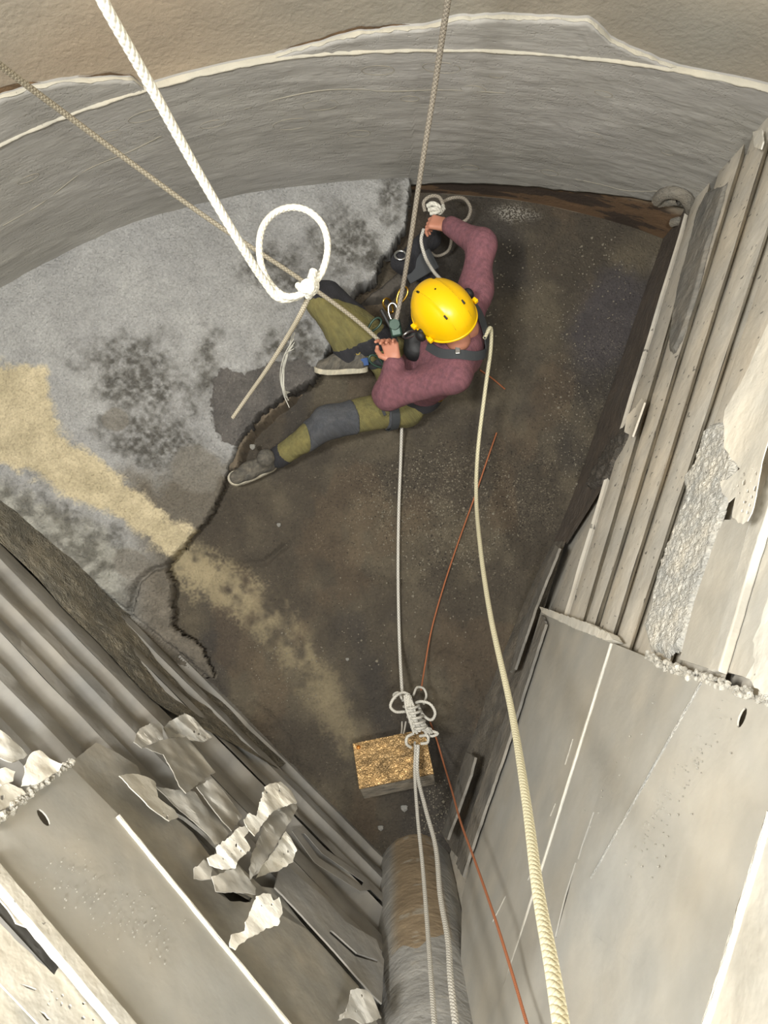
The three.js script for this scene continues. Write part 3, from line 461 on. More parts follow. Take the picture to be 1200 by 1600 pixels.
// --- right: flange, white torn sheet, crusted patch
tag(mesh('flange_strip', plateGeo(WR, [[1212, 715], [1226, 720], [1180, 860], [1124, 1048], [1110, 1045], [1165, 850]], 0.105, 0.014, { jag: 0.003, step: 0.015, bevel: 0.004 }), M.plate), 'upright white flange strip ending at the crusted panel edge on the right', 'metal strip');
tag(mesh('wall_plate', plateGeo(WR, [[1172, 812], [1108, 1045], [1062, 1030], [1085, 940], [1122, 830], [1132, 812]], 0.078, 0.012), M.plate), 'smooth white plate strip between the crusted patch and the flange', 'panel');
tag(mesh('wall_plate', plateGeo(WR, [[1228, 720], [1330, 760], [1250, 1010], [1200, 1000], [1165, 1058], [1126, 1048], [1182, 860]], 0.085, 0.012, { jag: 0.003 }), M.plate), 'white plate right of the flange strip above the panel crust', 'panel');
tag(mesh('crust_patch', patchGeo(WR, [[1125, 660], [1104, 673], [1089, 724], [1071, 748], [1077, 772], [1065, 802], [1050, 844], [1038, 874], [1026, 913], [1023, 943], [1011, 979], [1020, 1012], [1047, 1024], [1066, 1014], [1088, 940], [1112, 865], [1132, 802], [1150, 745], [1150, 690]], 0.058, 0.07, 0.006, 0.0055, 85, 0.008), M.crust), 'rough pale grey crusted patch on the right partition', 'deposit');
{ const holes = [[1158, 739, 4], [1159, 753, 6], [1166, 766, 3], [1146, 757, 2.2], [1175, 733, 2], [1150, 768, 2.5], [1140, 762, 2], [1172, 775, 3], [1160, 783, 4], [1168, 788, 3], [1155, 796, 3], [1163, 799, 3.5], [1180, 762, 5], [1182, 740, 3], [1152, 745, 1.8], [1171, 752, 2]].map(([x, y, r]) => blobHole(x, y, r));
  tag(mesh('torn_sheet', plateGeo(WR, [[1225, 410], [1192, 500], [1160, 578], [1141, 616], [1129, 640], [1126, 700], [1140, 721], [1149, 729], [1128, 745], [1117, 750], [1118, 763], [1131, 781], [1143, 774], [1136, 803], [1147, 814], [1162, 814], [1174, 790], [1188, 745], [1208, 670], [1320, 480]], 0.17, 0.002, { jag: 0.006, step: 0.012, holes, holeJag: 0.0008, tess: 0.06, bend: (u, v, du, dv) => 0.03 * noise(u * 4, v * 4) - 0.02 }), M.white), 'cream white torn sheet with a ragged, hole-riddled lower end on the right partition', 'metal sheet'); }
tag(mesh('torn_sheet', plateGeo(WR, [[1200, 930], [1188, 975], [1176, 1000], [1180, 1030], [1172, 1060], [1190, 1085], [1290, 1100], [1300, 930]], 0.13, 0.006, { jag: 0.009, step: 0.012 }), M.white), 'ragged white sheet edge at the right border just above the panel crust', 'metal sheet');
tag(mesh('torn_sheet', plateGeo(WR, [[1176, 206], [1190, 202], [1192, 222], [1188, 234], [1178, 230]], 0.09, 0.006, { jag: 0.003, step: 0.01 }), M.white), 'tiny white metal scrap where the right partition meets the outer shell', 'metal sheet');
tag(mesh('torn_sheet', plateGeo(WR, [[1003, 622], [1010, 630], [1000, 664], [990, 683], [978, 676], [984, 652]], 0.1, 0.008, { tess: 0.03, bend: (u, v, du, dv) => 0.25 * dv * dv * 6 }), M.rib), 'small curled scrap at the foot of the right ribs', 'metal sheet');
tag(mesh('ash_leaf', patchGeo(WR, [[1108, 300], [1135, 290], [1128, 320], [1108, 385], [1090, 460], [1068, 525], [1056, 550], [1047, 548], [1050, 510], [1062, 445], [1082, 370], [1090, 335]], 0.058, 0.07, 0.004, 0.008, 14, 0.006), mat({ map: rep(tinted([124, 121, 114], 0.16, 14, 541), 1), bumpMap: grainBump, bumpScale: 0.006 })), 'long tapering leaf of grey ash hanging on the lowest right rib', 'deposit');
tag(mesh('ash_lump', patchGeo(WR, [[998, 655], [984, 672], [960, 700], [935, 740], [925, 765], [950, 762], [975, 720], [992, 690]], 0.03, 0.07, 0.02, 0.008, 30, 0.01), M_darkAsh), 'dark crusted ash lump with white grains below the curled scrap', 'deposit');
// twisted roll of ash in the corner of the shell and the right partition
{ const t = thing('ash_roll', 'twisted grey rolls of ash in the far right floor corner', 'deposit');
  const M_roll = mat({ map: tRibGrey, bumpMap: lumpBump, bumpScale: 0.006, color: 0xcfcac0 });
  const offShell = (x, y, r) => { const [a, h] = angOf(x, y, RAD - COAT - r); return shellPt(a, h, RAD - COAT - r); };
  for (const [pts, r] of [[[[1027, 313], [1036, 304], [1050, 301], [1066, 304], [1076, 316], [1080, 330], [1084, 342]], 0.03], [[[1030, 318], [1046, 315], [1060, 313]], 0.022], [[[1050, 348], [1062, 346], [1070, 356], [1066, 378]], 0.022]]) {
    const g = new THREE.TubeGeometry(new THREE.CatmullRomCurve3(pts.map(([x, y]) => offShell(x, y, r * 0.7))), 24, r, 10), p = g.attributes.position; for (let i = 0; i < p.count; i++) p.setY(i, p.getY(i) + 0.02 * (fbm(p.getX(i) * 30, p.getZ(i) * 30, 3) - 0.5)); g.computeVertexNormals(); mesh('roll', g, M_roll, t);
  } }

// --- left: big smooth cover panel, recessed plate, torn sheets
const pL1 = thing('cover_panel', 'large smooth grey cover panel with a white lower edge at the lower left', 'panel');
mesh('sheet', plateGeo(WL, [[105, 1196], [185, 1276], [250, 1352], [318, 1437], [450, 1600], [520, 1700], [290, 1700], [205, 1600], [0, 1358], [-60, 1330], [0, 1276]], 0.17, 0.004, { tess: 0.1, bend: (u, v) => 0.006 * Math.sin(v * 7), holes: [ell(67, 1278, 16, 5.5, 0.95)], holeJag: 0.001 }), M.panel, pL1);
mesh('edge_strip', seam(WL, [184, 1275], [455, 1606], 0.18, 0.0075), M.white, pL1).userData.label = 'bright white lower edge';
mesh('edge_crust', crustLine(WL, [[112, 1190], [90, 1206], [60, 1228], [30, 1252], [0, 1278], [-20, 1295]], 0.175, 190, 0.003, 0.0075, 0.009), M.white, pL1).userData.label = 'crumbly white crust along the torn end';
{ const gr = []; for (let i = 0; i < 130; i++) { const t = rnd(), x = mix(80, 240, t) + rr(-40, 50), y = mix(1350, 1480, t) + rr(-45, 40), p = onW(WL, x, y, 0.178), r = rr(0.001, 0.0024); gr.push(lumpG[i % 3].clone().scale(r, r, r).translate(p.x, p.y, p.z)); } mesh('grit', gr, M.white, pL1).userData.kind = 'stuff'; }
tag(mesh('flange_strip', plateGeo(WL, [[-20, 1330], [0, 1352], [215, 1605], [290, 1700], [250, 1700], [190, 1608], [0, 1384], [-30, 1352]], 0.18, 0.012, { bevel: 0.003, jag: 0.002 }), M.white), 'white flange strip above the large left cover panel', 'metal strip');
{ const holes = [[[-8, 1396], [12, 1420], [26, 1442], [44, 1450], [56, 1466], [70, 1482], [94, 1510], [86, 1524], [58, 1500], [36, 1478], [16, 1460], [-6, 1434]], ...[[80, 1548, 3], [98, 1556, 3], [110, 1572, 4], [131, 1568, 3], [96, 1568, 4], [130, 1590, 4], [75, 1570, 2.5], [88, 1560, 2.5], [145, 1594, 2.5]].map(([x, y, r]) => blobHole(x, y, r)), [[28, 1536], [45, 1540], [57, 1546], [55, 1549], [42, 1544]], [[60, 1578], [70, 1582], [80, 1594], [74, 1595]]].map((h) => h);
  tag(mesh('torn_sheet', plateGeo(WL, [[-40, 1340], [0, 1386], [188, 1610], [250, 1700], [110, 1700], [60, 1600], [-20, 1515], [-60, 1450]], 0.16, 0.003, { holes, jag: 0.002, holeJag: 0.003 }), M.white), 'bright white corroded sheet with a long black gash at the lower left corner', 'metal sheet'); }
tag(mesh('torn_sheet', plateGeo(WL, [[-40, 1500], [0, 1524], [32, 1562], [70, 1606], [100, 1700], [-60, 1700]], 0.135, 0.006, { jag: 0.005, step: 0.014 }), M.white), 'white sheet under the gashed sheet at the extreme lower left corner', 'metal sheet');
tag(mesh('wall_plate', plateGeo(WL, [[105, 1196], [150, 1160], [186, 1178], [214, 1196], [240, 1250], [300, 1300], [330, 1340], [350, 1378], [430, 1388], [470, 1440], [560, 1540], [590, 1600], [600, 1700], [500, 1700], [185, 1276]], 0.105, 0.012, { jag: 0.002, holes: [[[268, 1266], [290, 1278], [320, 1302], [340, 1322], [336, 1342], [318, 1338], [300, 1316], [280, 1290]], [[330, 1376], [352, 1384], [398, 1396], [392, 1410], [360, 1408], [336, 1392]]] }), M.sheet), 'smooth grey recessed plate between the left ribs and the large cover panel', 'panel');
tag(mesh('wall_plate', plateGeo(WL, [[440, 1342], [470, 1372], [505, 1400], [540, 1440], [588, 1468], [600, 1500], [597, 1568], [583, 1555], [530, 1494], [472, 1430], [430, 1386]], 0.125, 0.006, { jag: 0.003, step: 0.02, holeJag: 0.001, holes: [[[516, 1453], [520, 1455], [558, 1489], [590, 1500], [589, 1504], [555, 1494], [515, 1458]]] }), M.ribGrey), 'flat grey plate with a crack beside the hub above the recessed plate', 'panel');
// torn and curled pieces hanging on the left partition: [outline, offset, slope u, slope v, curl, bright?, label, holes]
const torn = [
  [[[255, 1136], [270, 1124], [288, 1114], [302, 1121], [312, 1132], [319, 1141], [332, 1152], [320, 1159], [299, 1156], [280, 1152], [264, 1153]], 0.16, 0.15, 0.5, 0.8, 0, 'fan shaped grey sheet with a perforated tip, topmost of the torn cluster', [[311, 1147, 2], [304, 1143, 1.6], [321, 1152, 1.5]]],
  [[[214, 1143], [226, 1134], [238, 1130], [252, 1130], [256, 1155], [242, 1161], [222, 1168], [210, 1160]], 0.15, 0, 0.3, 0, 0, 'small fluted scrap left of the fan shaped torn sheet', []],
  [[[226, 1168], [253, 1156], [291, 1151], [314, 1178], [336, 1206], [312, 1223], [291, 1239], [281, 1229], [272, 1207], [255, 1179]], 0.22, 0.1, -0.15, 0, 0, 'flat square grey flap in the torn cluster on the left partition', []],
  [[[186, 1211], [205, 1209], [224, 1211], [243, 1221], [247, 1246], [272, 1265], [278, 1276], [263, 1282], [250, 1272], [236, 1262], [211, 1238]], 0.15, 0.1, -0.2, 0.6, 0.5, 'pale curled flap below the flat square flap on the left', [[262, 1277, 2.4], [255, 1270, 1.2]]],
  [[[244, 1229], [263, 1232], [305, 1237], [324, 1265], [360, 1298], [352, 1312], [338, 1320], [324, 1303], [307, 1287], [274, 1259]], 0.14, -0.05, 0.15, 0, 0, 'long grey torn strip below the square flap, above the black gap', []],
  [[[307, 1229], [332, 1215], [352, 1240], [379, 1276], [362, 1298], [346, 1281]], 0.17, 0, 0.2, 0, 0, 'narrow grey torn plate right of the long strip', []],
  [[[382, 1290], [390, 1298], [382, 1309], [392, 1325], [375, 1342], [368, 1356], [349, 1358], [328, 1351], [324, 1340], [340, 1334], [338, 1323], [357, 1309], [368, 1295]], 0.24, 0.2, 0.5, 1.0, 1, 'bright cream torn flake with small holes in the middle of the cluster', [[370, 1321, 2.6], [377, 1329, 2], [363, 1334, 1.4], [349, 1341, 1.3], [366, 1312, 1.2]]],
  [[[411, 1238], [419, 1225], [428, 1223], [438, 1221], [447, 1228], [455, 1235], [464, 1254], [448, 1258], [434, 1263], [418, 1276], [398, 1306], [386, 1294], [382, 1280], [390, 1270], [401, 1276]], 0.28, 0.3, 0.4, 1.5, 0.6, 'tall cream torn flap folded over at the top right of the cluster', [[417, 1237, 1.8], [437, 1235, 1.5]]],
  [[[414, 1274], [434, 1264], [462, 1253], [465, 1262], [442, 1304], [420, 1338], [404, 1362], [390, 1374], [393, 1336], [402, 1316], [409, 1301]], 0.24, -0.6, 0.1, 1.0, 0.2, 'grey creased underside of the folded flap in the torn cluster', []],
  [[[446, 1298], [456, 1310], [464, 1328], [458, 1346], [434, 1361], [418, 1364], [400, 1371], [406, 1358], [431, 1325]], 0.2, -0.3, 0.5, 0.5, 0.5, 'leaf shaped pale flake with pin holes right of the folded flap', [[444, 1334, 1.4], [450, 1330, 1.8], [440, 1346, 1]]],
  [[[332, 1370], [352, 1362], [373, 1352], [386, 1370], [400, 1388], [400, 1397], [366, 1394], [338, 1393]], 0.2, 0.1, 0.3, 0, 0.2, 'flat grey torn piece under the bright cream flake', []],
  [[[304, 1358], [311, 1350], [318, 1343], [332, 1356], [330, 1373], [316, 1374], [304, 1372]], 0.18, 0, 0.2, 0, 0.2, 'small pale crumpled scrap left of the flat torn piece', []],
  [[[401, 1400], [412, 1396], [423, 1397], [428, 1408], [437, 1403], [442, 1422], [435, 1446], [417, 1450], [394, 1464], [368, 1482], [359, 1478], [362, 1460], [382, 1452], [387, 1433]], 0.26, 0.3, 0.5, 0.9, 0.8, 'lowest cream torn flap hanging below the cluster', [[409, 1414, 1.4], [425, 1413, 1.6], [402, 1431, 1]]],
  [[[548, 1547], [560, 1544], [571, 1545], [583, 1556], [588, 1570], [596, 1590], [568, 1600], [548, 1590], [528, 1594], [544, 1571]], 0.17, 0.3, 0.6, 1.5, 0.1, 'crumpled grey scrap at the bottom beside the hub', [[566, 1556, 2], [556, 1580, 1.6]]],
  [[[36, 1228], [40, 1196], [50, 1176], [62, 1172], [78, 1186], [98, 1194], [92, 1204], [64, 1224]], 0.24, 0.3, 0.5, 0.9, 0.9, 'upright crumpled white scrap behind the large left cover panel', []],
  [[[-12, 1204], [8, 1198], [24, 1206], [20, 1220], [4, 1226], [-12, 1216]], 0.2, 0.3, 0.3, 0.9, 0.9, 'small white scrap at the left border above the large cover panel', []],
  [[[-20, 1226], [10, 1222], [34, 1232], [40, 1240], [10, 1262], [-20, 1280]], 0.18, 0.1, 0.3, 0.3, 0.9, 'jagged white sheet edge just behind the crusted end of the large cover panel', [[4, 1246, 3]]],
  [[[-60, 1110], [0, 1140], [30, 1165], [44, 1180], [20, 1192], [0, 1184], [-60, 1160]], 0.14, 0, 0.1, 0, 0.9, 'smooth white sheet at the left border above the crumpled scraps', []],
];
for (const [pix, w, su, sv, curl, bright, label, hl] of torn) {
  const k = rr(0, 50);
  tag(mesh('torn_sheet', plateGeo(WL, pix, w, 0.003, { jag: 0.006, step: 0.012, sd: k, tess: 0.025, holes: hl.map(([x, y, r]) => blobHole(x, y, r * 1.5)), holeJag: 0.002, lean: true, bend: (u, v, du, dv) => clamp(0.5 * su * du - 0.45 * sv * dv + 0.3 * curl * (du * du - dv * du), -0.05, 0.05) + 0.03 * (fbm(u * 9 + k, v * 9, 3) - 0.5) }), bright > 0.4 ? M.white : M.sheet), label, 'metal sheet', 'torn sheets on the left partition');
}
tag(mesh('wall_plate', plateGeo(WL, [[456, 1298], [474, 1290], [508, 1326], [574, 1372], [580, 1390], [562, 1392], [492, 1348]], 0.077, 0.002, { jag: 0.002, holeJag: 0.001, holes: [[[470, 1302], [476, 1302], [503, 1333], [568, 1378], [565, 1384], [498, 1340]]] }), M.ribGrey), 'narrow grey strip split by a long black slit on the left ribs', 'panel');

// ------------------------------------------------------------------ the climber
function sdfMesh(f, lo, hi, cell) {                            // surface nets on a grid
  const nx = Math.ceil((hi.x - lo.x) / cell) + 1, ny = Math.ceil((hi.y - lo.y) / cell) + 1, nz = Math.ceil((hi.z - lo.z) / cell) + 1;
  const F = new Float32Array(nx * ny * nz), I = (i, j, k) => (k * ny + j) * nx + i;
  for (let k = 0; k < nz; k++) for (let j = 0; j < ny; j++) for (let i = 0; i < nx; i++) F[I(i, j, k)] = f(lo.x + i * cell, lo.y + j * cell, lo.z + k * cell);
  const id = new Int32Array(nx * ny * nz).fill(-1), pos = [], idx = [];
  for (let k = 0; k < nz - 1; k++) for (let j = 0; j < ny - 1; j++) for (let i = 0; i < nx - 1; i++) {
    let n = 0, x = 0, y = 0, z = 0; const c = [];
    for (let q = 0; q < 8; q++) c.push(F[I(i + (q & 1), j + ((q >> 1) & 1), k + (q >> 2))]);
    let neg = 0; for (const q of c) if (q < 0) neg++; if (!neg || neg === 8) continue;
    for (let a = 0; a < 8; a++) for (const b of [a | 1, a | 2, a | 4]) { if (a === b || (c[a] < 0) === (c[b] < 0)) continue; const t = c[a] / (c[a] - c[b]); x += (a & 1) + t * ((b & 1) - (a & 1)); y += ((a >> 1) & 1) + t * (((b >> 1) & 1) - ((a >> 1) & 1)); z += (a >> 2) + t * ((b >> 2) - (a >> 2)); n++; }
    id[I(i, j, k)] = pos.length / 3; pos.push(lo.x + (i + x / n) * cell, lo.y + (j + y / n) * cell, lo.z + (k + z / n) * cell);
  }
  const quad = (a, b, c, d, fl) => { if (a < 0 || b < 0 || c < 0 || d < 0) return; fl ? idx.push(a, b, c, a, c, d) : idx.push(a, c, b, a, d, c); };
  for (let k = 1; k < nz - 1; k++) for (let j = 1; j < ny - 1; j++) for (let i = 1; i < nx - 1; i++) {
    const s = F[I(i, j, k)] < 0;
    if (s !== F[I(i + 1, j, k)] < 0) quad(id[I(i, j - 1, k - 1)], id[I(i, j, k - 1)], id[I(i, j, k)], id[I(i, j - 1, k)], s);
    if (s !== F[I(i, j + 1, k)] < 0) quad(id[I(i - 1, j, k - 1)], id[I(i - 1, j, k)], id[I(i, j, k)], id[I(i, j, k - 1)], s);
    if (s !== F[I(i, j, k + 1)] < 0) quad(id[I(i - 1, j - 1, k)], id[I(i, j - 1, k)], id[I(i, j, k)], id[I(i - 1, j, k)], s);
  }
  const g = new THREE.BufferGeometry(); g.setAttribute('position', new THREE.Float32BufferAttribute(pos, 3)); g.setIndex(idx); g.computeVertexNormals();
  const uv = []; for (let i = 0; i < pos.length; i += 3) uv.push(pos[i] * 4 + pos[i + 1] * 2, pos[i + 2] * 4 + pos[i + 1] * 2); g.setAttribute('uv', new THREE.Float32BufferAttribute(uv, 2)); return g;
}
const smin = (a, b, k) => { const h = clamp(0.5 + 0.5 * (b - a) / k); return mix(b, a, h) - k * h * (1 - h); };
function cap(x, y, z, a, b, ra, rb) { const dx = b.x - a.x, dy = b.y - a.y, dz = b.z - a.z, t = clamp(((x - a.x) * dx + (y - a.y) * dy + (z - a.z) * dz) / (dx * dx + dy * dy + dz * dz + 1e-12)); return Math.hypot(x - a.x - t * dx, y - a.y - t * dy, z - a.z - t * dz) - mix(ra, rb, t); }
const bones = (list, k) => (x, y, z) => { let d = 9; for (const [a, b, ra, rb] of list) d = smin(d, cap(x, y, z, a, b, ra, rb), k); return d; };
function boxOf(list, pad) { const b = new THREE.Box3(); for (const [a, c, ra, rb] of list) { const r = Math.max(ra, rb) + pad; b.expandByPoint(a.clone().addScalar(r)).expandByPoint(a.clone().addScalar(-r)).expandByPoint(c.clone().addScalar(r)).expandByPoint(c.clone().addScalar(-r)); } return b; }
const J = { pelvis: P(645, 602, 0.17), waist: P(674, 578, 0.34), chest: P(706, 545, 0.52), neck: P(727, 514, 0.68), shL: P(708, 584, 0.6), shR: P(743, 455, 0.61), elL: P(607, 617, 0.47), wrL: P(616, 566, 0.6), elR: P(752, 382, 0.64), wrR: P(702, 353, 0.52), hipL: P(632, 634, 0.17), hipR: P(616, 566, 0.19), knL: P(512, 660, 0.29), anL: P(436, 714, 0.13), knR: P(508, 470, 0.46), anR: P(546, 553, 0.29), head: P(694, 492, 0.8) };
const person = thing('person', 'roped climber in yellow helmet, maroon shirt and olive work trousers sitting below the slab edge', 'person', J.pelvis.clone().setY(0));
const local = (g) => g.translate(-person.position.x, -person.position.y, -person.position.z);
const part = (name, g, m, parent) => mesh(name, local(Array.isArray(g) ? merge(g) : g), m, parent || person);
const cloth = (c, s, a = 0.12) => mat({ map: rep(tinted(c, a, 12, s), 2), bumpMap: rep(grainBump, 3), bumpScale: 0.003, roughness: 0.95 });
const MP = { skin: mat({ color: 0xb97f68, roughness: 0.55 }), shirt: cloth([118, 78, 86], 601, 0.16), olive: cloth([112, 106, 66], 611, 0.14), grey: cloth([74, 76, 80], 621, 0.16), dark: cloth([44, 44, 48], 631, 0.14), shoe: cloth([92, 88, 80], 641, 0.25), sole: cloth([176, 170, 152], 651), strap: mat({ color: 0x3a3d40, roughness: 0.8 }), black: mat({ color: 0x17181a, roughness: 0.6 }), yellow: mat({ color: 0xf6c400, roughness: 0.32 }), steel: mat({ color: 0xc9cccb, metalness: 1, roughness: 0.28 }), gold: mat({ color: 0xc9a14a, metalness: 1, roughness: 0.3 }), anod: mat({ color: 0x33493f, metalness: 0.3, roughness: 0.4 }), blue: mat({ color: 0x3b5687, roughness: 0.8 }) };
const wrinkle = (amp, fr) => (x, y, z) => amp * (fbm(x * fr + 50, z * fr + 50, 3, y * fr + 50) - 0.5) * 2;
// shirt
const shirtB = [[J.pelvis, J.waist, 0.15, 0.14], [J.waist, J.chest, 0.14, 0.15], [J.chest, J.neck.clone().lerp(J.chest, 0.3), 0.14, 0.09], [J.shL, J.shR, 0.075, 0.075], [J.shR, J.elR, 0.078, 0.062], [J.elR, J.wrR.clone().lerp(J.elR, 0.06), 0.062, 0.047], [J.shL, J.elL, 0.085, 0.068], [J.elL, J.wrL.clone().lerp(J.elL, 0.08), 0.068, 0.05]];
{ const f0 = bones(shirtB, 0.05), wr = wrinkle(0.008, 11), wf = wrinkle(0.003, 30), b = boxOf(shirtB, 0.04);
  const cut = J.pelvis.clone().lerp(J.waist, 0.12), ax = J.waist.clone().sub(J.pelvis).normalize();
  const fs = (x, y, z) => Math.max(f0(x, y, z) + wr(x, y, z) + wf(x, y, z), Math.hypot(x - cut.x, y - cut.y, z - cut.z) < 0.24 ? (cut.x - x) * ax.x + (cut.y - y) * ax.y + (cut.z - z) * ax.z : -1);
  part('shirt', sdfMesh(fs, b.min, b.max, 0.011), MP.shirt).userData.label = 'maroon long sleeved shirt'; }
// trousers with grey reinforced panels
const legL = [[J.hipL, J.knL, 0.098, 0.078], [J.knL, J.anL, 0.074, 0.052]], legR = [[J.hipR, J.knR, 0.11, 0.088], [J.knR, J.anR, 0.088, 0.066]];
const trB = [[J.hipL, J.hipR, 0.11, 0.11], [J.pelvis, J.waist.clone().lerp(J.pelvis, 0.5), 0.125, 0.12], ...legL, ...legR];
const wr2 = wrinkle(0.009, 10), wr3 = wrinkle(0.004, 26), trF0 = bones(trB, 0.035), trF = (x, y, z) => trF0(x, y, z) + wr2(x, y, z) + wr3(x, y, z);
const trousers = part('trousers', sdfMesh(trF, boxOf(trB, 0.04).min, boxOf(trB, 0.04).max, 0.011), MP.olive); trousers.userData.label = 'olive work trousers';
function cuffed(name, leg, a, b, t0, t1, m, grow, half) {         // a sleeve of cloth around part of a limb
  const ax = b.clone().sub(a), l = ax.length(); ax.normalize(); const f = bones(leg, 0.02);
  const bb = boxOf(leg, 0.05);
  const g = sdfMesh((x, y, z) => { const t = (x - a.x) * ax.x + (y - a.y) * ax.y + (z - a.z) * ax.z; let d = Math.max(f(x, y, z) + wr2(x, y, z) + wr3(x, y, z) - grow, t0 * l - t, t - t1 * l); if (half) d = Math.max(d, half(x, y, z)); return d; }, bb.min, bb.max, 0.011);
  return part(name, g, m, trousers);
}
cuffed('knee_panel', legL, J.hipL, J.knL, 0.66, 1.25, MP.grey, 0.006); cuffed('hip_panel', legL, J.hipL, J.knL, -0.1, 0.3, MP.grey, 0.006, (x, y, z) => 0.635 - 0 + (J.hipL.z + 0.02 - z) - 0.635);
cuffed('hem', legL, J.knL, J.anL, 0.86, 1.2, MP.dark, 0.004); cuffed('knee_panel', legR, J.hipR, J.knR, 0.62, 1.3, MP.dark, 0.006, (x, y, z) => z - (J.knR.z + 0.02)); cuffed('hem', legR, J.knR, J.anR, 0.8, 1.1, MP.dark, 0.004);
part('badge', new THREE.CylinderGeometry(0.028, 0.028, 0.006, 20).rotateX(0.5).translate(...P(600, 645, 0.3).toArray()), MP.olive, trousers);
part('badge_mark', new THREE.BoxGeometry(0.014, 0.004, 0.03).rotateY(0.4).translate(...P(600, 645, 0.307).toArray()), MP.black, trousers);
// boots
function frame(o, fwd, up) { const x = fwd.clone().normalize(), z = x.clone().cross(up).normalize(), y = z.clone().cross(x).normalize(); return new THREE.Matrix4().makeBasis(x, y, z).setPosition(o); }
function boot(toe, heel, up, label) {
  const fr = frame(heel.clone().lerp(toe, 0.5), toe.clone().sub(heel), up), a = (x, y, z = 0) => V(x, y, z);
  const ub = [[a(-0.085, 0.045), a(0.02, 0.05), 0.043, 0.042], [a(0.02, 0.045), a(0.095, 0.03), 0.042, 0.036], [a(-0.082, 0.05), a(-0.085, 0.115), 0.043, 0.046]], f = bones(ub, 0.03), bb = boxOf(ub, 0.02);
  const up1 = part('boot', sdfMesh((x, y, z) => Math.max(f(x, y, z) + 0.002 * (noise(x * 60 + 9, y * 60 + 9, z * 60 + 9) - 0.5), 0.012 - y), bb.min, bb.max, 0.005).applyMatrix4(fr), MP.shoe); up1.userData.label = label;
  const s = (x, y, z) => Math.max(Math.min(cap(x, 0, z, a(-0.09, 0), a(0.02, 0), 0.041, 0.045), cap(x, 0, z, a(0.02, 0), a(0.1, 0, 0.004), 0.045, 0.042)), Math.abs(y - 0.006 - 0.012 * smooth(0.06, 0.15, x)) - 0.014);
  part('sole', sdfMesh(s, V(-0.15, -0.03, -0.06), V(0.16, 0.05, 0.06), 0.005).applyMatrix4(fr), MP.sole, up1);
  const lace = []; for (let i = 0; i < 4; i++) lace.push(new THREE.TorusGeometry(0.03, 0.0028, 6, 12, Math.PI * 0.9).rotateY(Math.PI / 2).rotateZ(0.3).translate(0.0 + i * 0.018, 0.062 - i * 0.006, 0).rotateX(0)); part('laces', merge(lace).applyMatrix4(fr), MP.black, up1);
  return up1;
}
boot(P(362, 753, 0.1), P(432, 722, 0.07), V(-0.1, 1, -0.2), 'dusty grey boot');
const bR = boot(P(492, 583, 0.27), P(578, 578, 0.27), V(0.02, 0.45, -1), 'dusty grey boot with pale sole');
part('gaiter', new THREE.CylinderGeometry(0.058, 0.06, 0.09, 24, 1, true).applyMatrix4(frame(P(556, 553, 0.285), V(0.5, 0.1, 0.15), V(0, 0.4, -1))), MP.dark, bR);
part('gaiter_emblem', [0, 1, 2].map((k) => new THREE.TorusGeometry(0.011, 0.0016, 5, 6).rotateX(-Math.PI / 2).translate(...P(545 + k * 7, 551, 0.352).toArray())), mat({ color: 0xb9a23c }), bR).userData.label = 'row of three yellow rings';
part('blue_tab', new RoundedBoxGeometry(0.07, 0.012, 0.04, 2, 0.005).applyMatrix4(frame(P(565, 566, 0.325), V(1, 0, -0.15), V(0, 0.8, 0.6))), MP.blue, bR);

